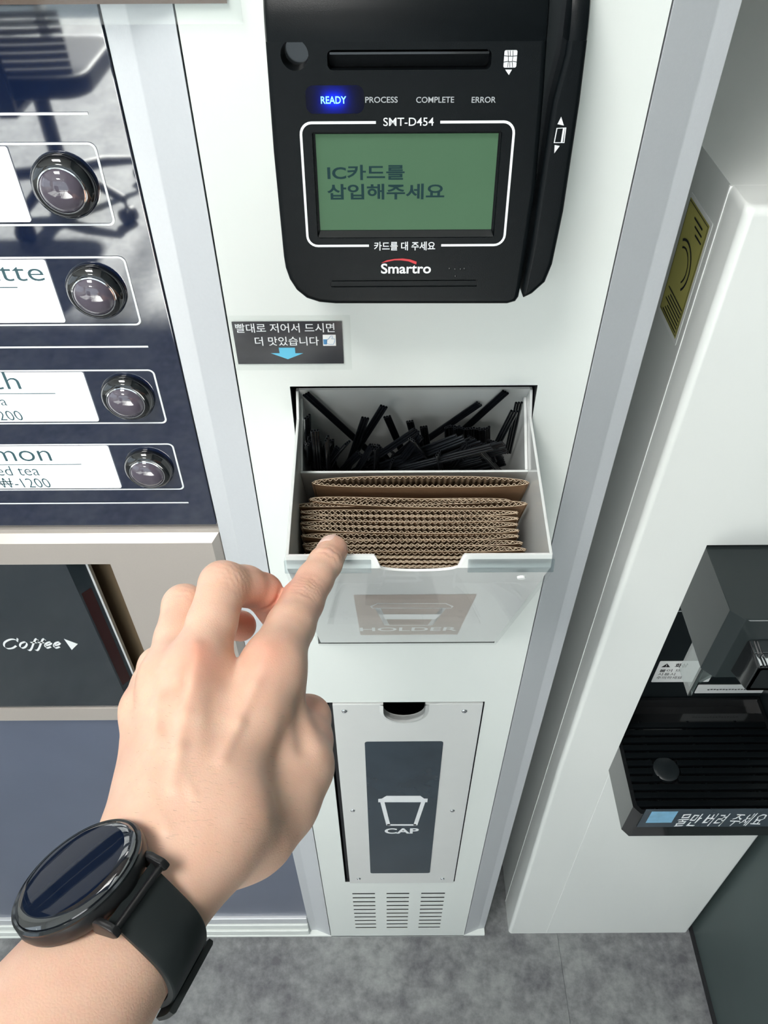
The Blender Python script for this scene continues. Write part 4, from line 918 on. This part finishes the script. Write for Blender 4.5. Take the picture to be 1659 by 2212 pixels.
a = xz(1408, 1752, TY); c = xz(1450, 1776, TY); bm = BM(); flat(bm, [(a[0], c[1]), (c[0], c[1]), (c[0], a[1]), (a[0], a[1])], TY - 0.0005); finish('blue_tape', bm, 'tape_blue', lb_)
a = xz(1456, 1784, TY); c = xz(1456, 1757, TY)
write('handwriting', '물만 버려 주세요', a[0], a[0] + 0.0830, a[1], c[1], TY - 0.0005, 'print_white', lb_, shear=0.2, bold=0.004, warp=lambda p, q: (p + 0.0006 * math.sin(q * 900), q + 0.0005 * math.sin(p * 300)))
# energy label on the side
SXp = PX0 + 0.0009
bm = BM(); fY = lambda a, b, d: (d, a, b)
prism(bm, rrect(0.0575, 0.1000, 1.0060, 1.0865, 0.0010), SXp, SXp + 0.0003, YZ); el = finish('energy_label', bm, 'paper_white', wp)
bm = BM(); flat(bm, rrect(0.0600, 0.0985, 1.0095, 1.0840, 0.0006), SXp - 0.0002, fY); finish('label_print', bm, 'yellow_label', el)
bm = BM()
for r, wdt in ((0.0150, 0.0016), (0.0105, 0.0012)):
    stroke(bm, [(0.0830 - r * math.cos(t) * 1.0, 1.0480 + r * math.sin(t)) for t in np.linspace(-0.9, 2.2, 16)], wdt, SXp - 0.0004, fY)
arcs = finish('gauge_print', bm, 'ink_black', el); arcs['kind'] = 'stuff'
bm = BM()
for i in range(7): stroke(bm, [(0.0625, 1.0125 + i * 0.0026), (0.0930 - 0.003 * (i % 3), 1.0125 + i * 0.0026)], 0.0010, SXp - 0.0004, fY)
for i in range(3): stroke(bm, [(0.0640 + 0.002 * i, 1.0710 + i * 0.0035), (0.0760 + 0.004 * i, 1.0710 + i * 0.0035)], 0.0012, SXp - 0.0004, fY)
fp = finish('label_text_lines', bm, 'ink_black', el); fp['kind'] = 'stuff'
bm = BM(); stroke(bm, rrect(0.0612, 0.0975, 1.0108, 1.0828, 0.0004), 0.0005, SXp - 0.0004, fY, closed=True); finish('label_border', bm, 'ink_black', el)

# ================================================================== left hand, wrist and forearm (one body)
def c3(u, v, k): return np.array([(u - 829.5) * k / FPX, -(v - 1106.0) * k / FPX, k])     # camera frame, metres
def toworld(P): P = np.asarray(P); return CAM + P[..., 0:1] * RT + P[..., 1:2] * UP + P[..., 2:3] * FW
# watch frame: dorsal normal and forearm axis in the camera frame
wc = c3(166.5, 1885.0, 0.2430)
vd = wc / np.linalg.norm(wc); er = np.cross([0, 1.0, 0], vd); er /= np.linalg.norm(er); eu = np.cross(vd, er)
wn = 0.86 * (-0.558 * er + 0.83 * eu) - 0.51 * vd; wn /= np.linalg.norm(wn)
wcen = wc - wn * 0.0270                                    # centre line of the wrist under the watch
wrist = c3(425, 1785, 0.2860)
AX = wcen - wrist; AX -= wn * (AX @ wn) * 0.75; AX /= np.linalg.norm(AX)     # towards the elbow
an = wn - AX * (wn @ AX); an /= np.linalg.norm(an); ae = np.cross(AX, an)    # dorsal, across
if ae[0] < 0: ae = -ae
fing = {
 'index': [(c3(590, 1432, 0.3280), .0122), (c3(628, 1352, 0.3500), .0108), (c3(652, 1300, 0.3660), .0101), (c3(680, 1252, 0.3790), .0088), (c3(702, 1217, 0.3885), .0083), (c3(719, 1188, 0.4000), .0078)],
 'middle': [(c3(430, 1442, 0.3180), .0120), (c3(458, 1345, 0.3330), .0104), (c3(482, 1264, 0.3460), .0106), (c3(530, 1266, 0.3580), .0092), (c3(568, 1280, 0.3670), .0089), (c3(594, 1322, 0.3790), .0082)],
 'ring': [(c3(364, 1470, 0.3220), .0112), (c3(382, 1380, 0.3380), .0094), (c3(398, 1309, 0.3520), .0096), (c3(425, 1325, 0.3640), .0086), (c3(458, 1340, 0.3720), .0082), (c3(520, 1352, 0.3790), .0075)],
 'little': [(c3(318, 1532, 0.3300), .0098), (c3(328, 1480, 0.3420), .0087), (c3(341, 1440, 0.3520), .0086), (c3(360, 1450, 0.3640), .0078), (c3(385, 1462, 0.3700), .0074), (c3(425, 1470, 0.3780), .0070)],
 'thumb': [(c3(548, 1790, 0.3050), .0170), (c3(600, 1735, 0.3160), .0155), (c3(650, 1655, 0.3270), .0134), (c3(662, 1600, 0.3390), .0112), (c3(666, 1550, 0.3500), .0098), (c3(640, 1575, 0.3720), .0090)]}
metac = [(c3(462, 1765, 0.2850), c3(588, 1440, 0.3270), .0140, .0124), (c3(410, 1768, 0.2815), c3(432, 1445, 0.3180), .0140, .0122),
         (c3(365, 1770, 0.2830), c3(365, 1472, 0.3220), .0135, .0115), (c3(325, 1772, 0.2880), c3(317, 1535, 0.3300), .0125, .0100)]
flesh = [(c3(500, 1700, 0.3120), c3(560, 1480, 0.3420), .0150, .0110), (c3(420, 1700, 0.3100), c3(430, 1490, 0.3380), .0150, .0120),
         (c3(345, 1720, 0.3080), c3(345, 1560, 0.3420), .0140, .0110), (c3(470, 1790, 0.3000), c3(600, 1640, 0.3250), .0170, .0130),
         (c3(605, 1700, 0.3160), c3(598, 1500, 0.3300), .0120, .0115)]
tend = [(c3(428, 1700, 0.2780), c3(420, 1470, 0.3035), .0020, .0026), (c3(372, 1650, 0.2860), c3(355, 1500, 0.3090), .0016, .0020), (c3(490, 1640, 0.2910), c3(560, 1470, 0.3145), .0016, .0020)]
def cone(p, a, b, ra, rb):
    ba = b - a; h = np.clip((p - a) @ ba / (ba @ ba), 0, 1)
    return np.linalg.norm(p - a - h[..., None] * ba, axis=-1) - (ra + (rb - ra) * h)
def smin(a, b, k):
    h = np.clip(0.5 + 0.5 * (b - a) / k, 0, 1); return b * (1 - h) + a * h - k * h * (1 - h)
ARM0, ARM1 = wrist - AX * 0.004, wcen + AX * 0.075
def arm_wh(t):                                            # half width and half thickness along the forearm (t in metres from the wrist)
    return np.interp(t, [0, 0.045, 0.10, 0.16, 0.26], [0.0262, 0.0252, 0.0295, 0.0370, 0.0420]), np.interp(t, [0, 0.045, 0.10, 0.16, 0.26], [0.0185, 0.0195, 0.0255, 0.0310, 0.0370])
def arm_sdf(p):
    q = p - ARM0; L = np.linalg.norm(ARM1 - ARM0); t = q @ AX; tc_ = np.clip(t, 0, L)
    w_, h_ = arm_wh(tc_); a = (q @ ae) / w_; b = (q @ an) / h_
    rr = np.sqrt(a * a + b * b); d = (rr - 1) * np.minimum(w_, h_) * (0.5 + 0.5 * np.clip(np.abs(a) / (rr + 1e-6), 0, 1) * (w_ / h_) * 0.7 + 0.15)
    e = np.maximum(-t, t - L); return np.where(e > 0, np.sqrt(np.maximum(d + 0.012, 0) ** 2 + e ** 2) - 0.012, d)
creases = []
def add_crease(f, i, spread, n, amp, wdt, rad, lift=0.9):
    a, ra = fing[f][i]; d = fing[f][i + 1][0] - fing[f][i - 1][0]; d = d / np.linalg.norm(d)
    to_cam = -a / np.linalg.norm(a); dor = to_cam - d * (to_cam @ d); dor /= np.linalg.norm(dor)
    for s in np.linspace(-spread, spread, n): creases.append((a + d * s, d, a + dor * ra * lift, amp, wdt, rad))
add_crease('index', 2, 0.0060, 6, 0.00075, 0.0007, 0.0085)
add_crease('index', 4, 0.0022, 2, 0.00065, 0.0007, 0.0065)
add_crease('middle', 2, 0.0070, 6, 0.00055, 0.0007, 0.0095)
add_crease('ring', 2, 0.0060, 5, 0.00050, 0.0007, 0.0080)
add_crease('middle', 4, 0.0002, 1, 0.0009, 0.0008, 0.0080)
ridges = []
def sdf(p, fine=True):
    d = None
    for a, b, ra, rb in metac + flesh:
        q = cone(p, a, b, ra, rb); d = q if d is None else smin(d, q, 0.010)
    d = smin(d, arm_sdf(p), 0.022)
    for a, b, ra, rb in tend: d = smin(d, cone(p, a, b, ra, rb), 0.006)
    out = d
    for nm, ch in fing.items():
        f = None
        for (a, ra), (b, rb) in zip(ch, ch[1:]):
            q = cone(p, a, b, ra, rb); f = q if f is None else smin(f, q, 0.0025)
        out = np.minimum(out, smin(d, f, 0.012 if nm == 'thumb' else 0.0075))
    if fine:
        for c, ax, s, amp, wdt, rad in creases:
            out = out + amp * np.exp(-(((p - c) @ ax + 0.0006 * np.sin((p[..., 0] - p[..., 1]) * 900)) / wdt) ** 2) * np.exp(-np.sum((p - s) ** 2, axis=-1) / rad ** 2)
        for a, b, amp, wdt in ridges:
            ba = b - a; h = np.clip((p - a) @ ba / max(ba @ ba, 1e-9), 0, 1)
            out = out - amp * np.exp(-np.sum((p - a - h[..., None] * ba) ** 2, axis=-1) / wdt ** 2)
    return out
def surf(u, v):                                          # skin point seen at a pixel
    o = c3(u, v, 0.2); dd = o / np.linalg.norm(o); t = 0.0
    for _ in range(40): t += float(sdf((o + dd * t)[None], False)[0]) * 0.8
    return o + dd * t
new = []
for path, amp, wdt in ([((424, 1395), (412, 1470), (398, 1540), (386, 1620), (374, 1700)), 0.0011, 0.0026], [((352, 1455), (340, 1520), (334, 1600)), 0.0008, 0.0024], [((574, 1405), (548, 1480), (515, 1560), (480, 1640)), 0.0009, 0.0028],
                       [((426, 1420), (424, 1440)), 0.0010, 0.0050], [((580, 1415), (574, 1440)), 0.0008, 0.0060], [((356, 1450), (352, 1465)), 0.0008, 0.0045],
                       [((502, 1400), (492, 1450)), -0.0016, 0.0075], [((392, 1440), (384, 1480)), -0.0013, 0.0050], [((470, 1520), (450, 1640)), -0.0008, 0.0070], [((360, 1560), (352, 1640)), -0.0006, 0.0050],
                       [((650, 1530), (660, 1610)), -0.0022, 0.0045], [((560, 1560), (590, 1690)), -0.0008, 0.0080], [((300, 1640), (360, 1790)), 0.0006, 0.0020], [((330, 1560), (420, 1720)), 0.0005, 0.0016]):
    pts_ = [surf(*q) for q in path]; new += [(a, b, amp, wdt) for a, b in zip(pts_, pts_[1:])]
ridges = new
VOX = 0.00092; BLK = 8
allp = np.array([a for ch in fing.values() for a, _ in ch] + [x for m_ in metac + flesh for x in m_[:2]] + [ARM0, ARM1])
lo = allp.min(0) - 0.045; hi = allp.max(0) + 0.045
nb = np.ceil((hi - lo) / (VOX * BLK)).astype(int); N = nb * BLK
G = np.ones(tuple(N), np.float32)
bc = np.stack(np.meshgrid(*[np.arange(n) for n in nb], indexing='ij'), -1).reshape(-1, 3)
cd_ = sdf(lo + (bc * BLK + BLK / 2 - 0.5) * VOX, False)
act = np.abs(cd_) < VOX * BLK * 1.3
G = np.repeat(np.repeat(np.repeat(np.sign(cd_).reshape(tuple(nb)).astype(np.float32), BLK, 0), BLK, 1), BLK, 2)
loc = np.stack(np.meshgrid(*[np.arange(BLK)] * 3, indexing='ij'), -1).reshape(-1, 3)
ab = bc[act]
for s in range(0, len(ab), 400):
    idx = ab[s:s + 400, None, :] * BLK + loc[None]; G[idx[..., 0], idx[..., 1], idx[..., 2]] = sdf(lo + idx * VOX)
# surface nets
S = G < 0; nx_, ny_, nz_ = S.shape
cnt = np.zeros((nx_ - 1, ny_ - 1, nz_ - 1), np.uint8)
off8 = [(i, j, k) for i in (0, 1) for j in (0, 1) for k in (0, 1)]
for i, j, k in off8: cnt += S[i:nx_ - 1 + i, j:ny_ - 1 + j, k:nz_ - 1 + k]
ci = np.argwhere((cnt > 0) & (cnt < 8)); del cnt
vid = np.full((nx_, ny_, nz_), -1, np.int32); vid[ci[:, 0], ci[:, 1], ci[:, 2]] = np.arange(len(ci))
cv = np.stack([G[ci[:, 0] + i, ci[:, 1] + j, ci[:, 2] + k] for i, j, k in off8], 1)
acc = np.zeros((len(ci), 3)); num = np.zeros(len(ci))
for a in range(8):
    for b in range(a + 1, 8):
        oa, ob = np.array(off8[a]), np.array(off8[b])
        if np.abs(oa - ob).sum() != 1: continue
        va, vb = cv[:, a], cv[:, b]; mk = (va < 0) != (vb < 0); t = np.where(mk, va / np.where(mk, va - vb, 1), 0)
        acc += mk[:, None] * (oa + t[:, None] * (ob - oa)); num += mk
HV = lo + (ci + acc / num[:, None]) * VOX
quads = []
for ax in range(3):
    o1 = np.zeros(3, int); o1[ax] = 1; sl = [slice(1, -1)] * 3
    A0 = S[1:-1, 1:-1, 1:-1]; A1 = S[1 + o1[0]:nx_ - 1 + o1[0], 1 + o1[1]:ny_ - 1 + o1[1], 1 + o1[2]:nz_ - 1 + o1[2]]
    e = np.argwhere(A0 != A1) + 1; fl = A0[e[:, 0] - 1, e[:, 1] - 1, e[:, 2] - 1]
    b1 = np.zeros(3, int); b1[(ax + 1) % 3] = 1; b2 = np.zeros(3, int); b2[(ax + 2) % 3] = 1
    q = np.stack([vid[tuple((e - x).T)] for x in (b1 * 0, b1, b1 + b2, b2)], 1)
    q[~fl] = q[~fl][:, ::-1]; quads.append(q[(q >= 0).all(1)])
quads = np.concatenate(quads); del vid, S, G
me = bpy.data.meshes.new('person'); me.from_pydata(toworld(HV).tolist(), [], quads.tolist()); me.update()
bm = bmesh.new(); bm.from_mesh(me); bmesh.ops.recalc_face_normals(bm, faces=bm.faces); bm.to_mesh(me); bm.free()
me.polygons.foreach_set('use_smooth', [True] * len(me.polygons)); me.materials.append(MAT['skin'])
# skin tone: redder over the knuckles and fingertips, paler on the forearm
base = np.array([0.80, 0.535, 0.405]); red = np.array([0.74, 0.355, 0.255]); colr = np.tile(base, (len(HV), 1))
for pnt, r, amt in [(c3(575, 1415, 0.316), 0.010, 0.6), (c3(428, 1415, 0.309), 0.007, 0.9), (c3(418, 1450, 0.306), 0.007, 0.9), (c3(405, 1500, 0.304), 0.006, 0.5), (c3(360, 1465, 0.311), 0.006, 0.3), (fing['index'][5][0], 0.016, 0.45), (fing['index'][2][0], 0.014, 0.35),
                    (fing['middle'][4][0], 0.018, 0.95), (fing['middle'][5][0], 0.018, 0.95), (fing['ring'][5][0], 0.016, 1.0), (fing['thumb'][4][0], 0.016, 0.5), (fing['middle'][2][0], 0.012, 0.35), (c3(650, 1580, 0.335), 0.012, 0.6)]:
    wgt = amt * np.exp(-np.sum((HV - pnt) ** 2, axis=1) / r ** 2); colr = colr * (1 - wgt[:, None]) + red * wgt[:, None]
ca_ = me.color_attributes.new('tint', 'FLOAT_COLOR', 'POINT'); ca_.data.foreach_set('color', np.concatenate([colr, np.ones((len(HV), 1))], 1).ravel().astype(np.float32))
person = bpy.data.objects.new('person', me); COL.objects.link(person)
tag(person, 'left hand and forearm with index finger pointing at the open bin of cup sleeves', 'person')
# index fingernail: a thin curved plate lying on the skin
tp, tr_ = fing['index'][5]; dp = fing['index'][5][0] - fing['index'][4][0]; dp /= np.linalg.norm(dp)
dor = np.array([-0.60, 0.55, -0.58]); dor -= dp * (dor @ dp); dor /= np.linalg.norm(dor); lat = np.cross(dp, dor)
bm = BM(); rows = []
for i in range(11):
    s = -0.0050 + 0.0130 * i / 10; row = []
    for j in range(11):
        a = (-1 + 2 * j / 10) * (0.80 - 0.22 * max(0, (3 - i) / 3) ** 2 - 0.25 * max(0, (i - 7) / 3) ** 2); dr = dor * math.cos(a) + lat * math.sin(a)
        o = tp + dp * min(s, 0.0062); t0_, t1_ = 0.0, 0.02
        for _ in range(22):
            tm_ = (t0_ + t1_) / 2
            if sdf((o + dr * tm_)[None], True)[0] < 0: t0_ = tm_
            else: t1_ = tm_
        pt_ = o + dr * (t0_ + (0.00025 if 0 < j < 10 and i > 0 else -0.0003)) + dp * max(0, s - 0.0062) * 1.0
        row.append(bm.verts.new(toworld(pt_).tolist()))
    rows.append(row)
for a, b in zip(rows, rows[1:]):
    for j in range(10): bm.faces.new((a[j], a[j + 1], b[j + 1], b[j]))
bmesh.ops.recalc_face_normals(bm, faces=bm.faces)
finish('fingernail', bm, 'nail', person, smooth=True)
# fine dark hairs over the back of the hand
rnd = np.random.default_rng(5); bm = BM(); nh = 0
for _ in range(900):
    u = rnd.uniform(270, 640); v = rnd.uniform(1500, 1840); o = c3(u, v, 0.20); dd = o / np.linalg.norm(o); t = 0.0
    for _ in range(14):
        sd_ = sdf((o + dd * t)[None], False)[0]; t += sd_ * 0.9
        if sd_ < 0.0002: break
    if abs(sd_) > 0.0006 or nh >= 230: continue
    p0 = o + dd * t; dr = c3(u + rnd.uniform(10, 22), v + rnd.uniform(-1, 7), p0[2]) - p0; dr /= np.linalg.norm(dr); l = rnd.uniform(0.0010, 0.0024)
    pts_ = [p0 - dd * 0.0002, p0 + dr * l * 0.5 - dd * 0.0005, p0 + dr * l - dd * 0.0004]
    tube(bm, [Vector(toworld(x).tolist()) for x in pts_], [0.000028, 0.000024, 0.00001], 3, False); nh += 1
pm('hair_dark', (0.16, 0.09, 0.06), 0.5); hr = finish('hair', bm, 'hair_dark', person); hr['kind'] = 'stuff'

# ================================================================== wristwatch
wm = Matrix.Identity(4)
W_ = lambda v: v[0] * RT + v[1] * UP + v[2] * FW
wz_ = W_(wn); wx_ = W_(ae - wn * (ae @ wn)); wx_ /= np.linalg.norm(wx_); wy_ = np.cross(wz_, wx_); wo = toworld(wc)
for i in range(3): wm[i][0] = wx_[i]; wm[i][1] = wy_[i]; wm[i][2] = wz_[i]; wm[i][3] = wo[i]
watch = empty('wristwatch', label='round black smartwatch with dark screen and rubber strap worn on the wrist', cat='watch', mat=wm)
R0 = 0.0213
bm = BM(); lathe(bm, [(0.0, -0.0084), (0.0150, -0.0084), (0.0184, -0.0078), (0.0208, -0.0060), (0.0216, -0.0038), (R0 + 0.0002, -0.0015), (R0 - 0.0002, -0.0006), (0.0, -0.0006)], 64); case = finish('case', bm, 'watch_case', watch, local=True, smooth=True)
bm = BM(); lathe(bm, [(R0, -0.0010), (R0 + 0.0001, -0.0003), (R0 - 0.0006, 0.0002), (R0 - 0.0013, -0.0001), (R0 - 0.0013, -0.0010)], 64); finish('bezel', bm, 'watch_bezel', case, local=True, smooth=True)
bm = BM(); lathe(bm, [(R0 - 0.0046, 0.0017), (R0 - 0.0075, 0.0019), (0.0, 0.0019)], 64); finish('screen', bm, 'watch_screen', case, local=True, smooth=True)
bm = BM(); lathe(bm, [(R0 - 0.0013, -0.0006), (R0 - 0.0015, 0.0003), (R0 - 0.0024, 0.0010), (R0 - 0.0034, 0.00145), (R0 - 0.0046, 0.0017)], 64); finish('glass_edge', bm, 'watch_glass_edge', case, local=True, smooth=True)
for sx_ in (-1, 1):
    for sy_ in (-1, 1):
        bm = BM(); prism(bm, [(sx_ * 0.0150, -0.0030), (sx_ * 0.0200, -0.0036), (sx_ * 0.0240, -0.0064), (sx_ * 0.0248, -0.0092), (sx_ * 0.0220, -0.0100), (sx_ * 0.0150, -0.0088)], sy_ * 0.0102, sy_ * 0.0128, lambda a, b, d: (a, d, b)); finish('lug', bm, 'watch_case', case, local=True, bevel=0.0008)
for sx_ in (-1, 1):
    bm = BM(); tube(bm, [(sx_ * 0.0226, -0.0108, -0.0080), (sx_ * 0.0226, 0.0108, -0.0080)], 0.0012, 10); finish('spring_pin', bm, 'watch_case', case, local=True, smooth=True)
# strap: a band round the wrist from lug to lug
def arm_at(p):                                             # wrist section centre for a camera-frame point
    t = (p - ARM0) @ AX; return ARM0 + AX * t, t
def strap(name, a0, a1, wid0, wid1, th, n, lift=0.0, mat='strap_rubber', start=None):
    bm = BM(); rows = []
    cen0, t0_ = arm_at(wc)
    for i in range(n + 1):
        f = i / n; a = a0 + (a1 - a0) * f; wd = wid0 + (wid1 - wid0) * min(1, f * 1.5)
        row = []
        for s in (-1, -0.92, 0.92, 1):
            for o in (0, 1):
                t = t0_ + s * wd / 2; w_, h_ = arm_wh(t); c = ARM0 + AX * t
                e = ae * math.cos(a) * float(w_) + an * math.sin(a) * float(h_)
                nn = ae * math.cos(a) / float(w_) + an * math.sin(a) / float(h_); nn /= np.linalg.norm(nn)
                oo = (0.0004 + lift) + (th if o else 0.0) * (0.75 if abs(s) == 1 else 1.0)
                p = c + e + nn * oo
                if start is not None and f < 0.22:          # leave the lug, then settle on the skin
                    g = 1 - f / 0.22; g = g * g * (3 - 2 * g)
                    tgt = wc + (ae * start[0] + wn * (start[1] + (th if o else 0))) + AX * (s * wd / 2)
                    p = p * (1 - g) + tgt * g
                row.append(bm.verts.new(toworld(p).tolist()))
        rows.append(row)
    order = [0, 2, 4, 6, 7, 5, 3, 1]
    for a, b in zip(rows, rows[1:]):
        for j in range(8): bm.faces.new((a[order[j]], a[order[(j + 1) % 8]], b[order[(j + 1) % 8]], b[order[j]]))
    for r in (rows[0], rows[-1]): bm.faces.new([r[j] for j in order])
    bmesh.ops.recalc_face_normals(bm, faces=bm.faces)
    return finish(name, bm, mat, watch, smooth=True)
strap('strap', math.radians(38), math.radians(-95), 0.0200, 0.0190, 0.0024, 40, start=(0.0206, -0.0078))
strap('strap', math.radians(142), math.radians(272), 0.0200, 0.0190, 0.0024, 40, start=(-0.0206, -0.0078))
strap('strap_keeper', math.radians(-42), math.radians(-66), 0.0235, 0.0235, 0.0020, 10, lift=0.0026)

# ================================================================== office chair behind the photographer (seen mirrored in the menu glass)
chc = Vector((-1.18, -2.50, 0))
ch = empty('office_chair', chc, 'black office swivel chair with mesh back on the sunlit floor, mirrored in menu glass', 'chair')
bm = BM(); prism(bm, rrect(-0.24, 0.24, -0.23, 0.23, 0.09, 6), 0.43, 0.50, lambda a, b, d: tuple(chc + Vector((a, b, d)))); finish('seat', bm, 'chair_black', ch, bevel=0.015)
bm = BM(); ring(bm, rrect(-0.23, 0.23, 0.70, 1.10, 0.07, 6), rrect(-0.20, 0.20, 0.73, 1.07, 0.05, 6), 0.27, lambda a, b, d: tuple(chc + Vector((a, d, b))))
bmesh.ops.solidify(bm, geom=bm.faces[:], thickness=0.03); bk = finish('back_frame', bm, 'chair_black', ch, bevel=0.006)
bm = BM()
for i in range(41): 
    x = -0.2 + 0.01 * i; box(bm, chc.x + x - 0.0015, chc.x + x + 0.0015, chc.y + 0.268, chc.y + 0.272, 0.73, 1.07)
for i in range(35):
    z = 0.73 + 0.01 * i; box(bm, chc.x - 0.2, chc.x + 0.2, chc.y + 0.267, chc.y + 0.269, z - 0.0015, z + 0.0015)
ms = finish('back_mesh', bm, 'chair_mesh', bk); ms['kind'] = 'stuff'
for i in range(8):
    z = 0.52 + i * 0.022
    bm = BM(); tube(bm, [tuple(chc + Vector((x, 0.26 - 0.35 * x * x, z))) for x in np.linspace(-0.22, 0.22, 9)], 0.009, 8); finish('lumbar_rib', bm, 'chair_black', bk, smooth=True)
bm = BM(); box(bm, chc.x - 0.03, chc.x + 0.03, chc.y + 0.1, chc.y + 0.28, 0.40, 0.425); box(bm, chc.x - 0.03, chc.x + 0.03, chc.y + 0.275, chc.y + 0.295, 0.40, 0.75); finish('back_bracket', bm, 'chair_black', ch, bevel=0.005)
bm = BM(); lathe(bm, [(0.0, 0.08), (0.045, 0.08), (0.045, 0.16), (0.028, 0.18), (0.028, 0.40), (0.09, 0.41), (0.09, 0.43), (0.0, 0.43)], 20, lambda x, y, z: tuple(chc + Vector((x, y, z)))); finish('gas_column', bm, 'chair_black', ch, smooth=True)
for k in range(5):
    a = math.radians(90 + 72 * k + 14); d = Vector((math.cos(a), math.sin(a), 0))
    bm = BM(); tube(bm, [tuple(chc + d * r + Vector((0, 0, z))) for r, z in ((0.02, 0.12), (0.16, 0.115), (0.30, 0.085))], [0.026, 0.022, 0.016], 10); lg = finish('leg', bm, 'chair_black', ch, smooth=True)
    bm = BM(); sd_v = Vector((-d.y, d.x, 0))
    for s in (-1, 1):
        tube(bm, [tuple(chc + d * 0.30 + sd_v * s * 0.008 + Vector((0, 0, 0.028))), tuple(chc + d * 0.30 + sd_v * s * 0.024 + Vector((0, 0, 0.028)))], 0.028, 16)
    tube(bm, [tuple(chc + d * 0.30 + Vector((0, 0, 0.09))), tuple(chc + d * 0.30 + Vector((0, 0, 0.02)))], 0.006, 8); finish('caster', bm, 'chair_black', lg, smooth=True)
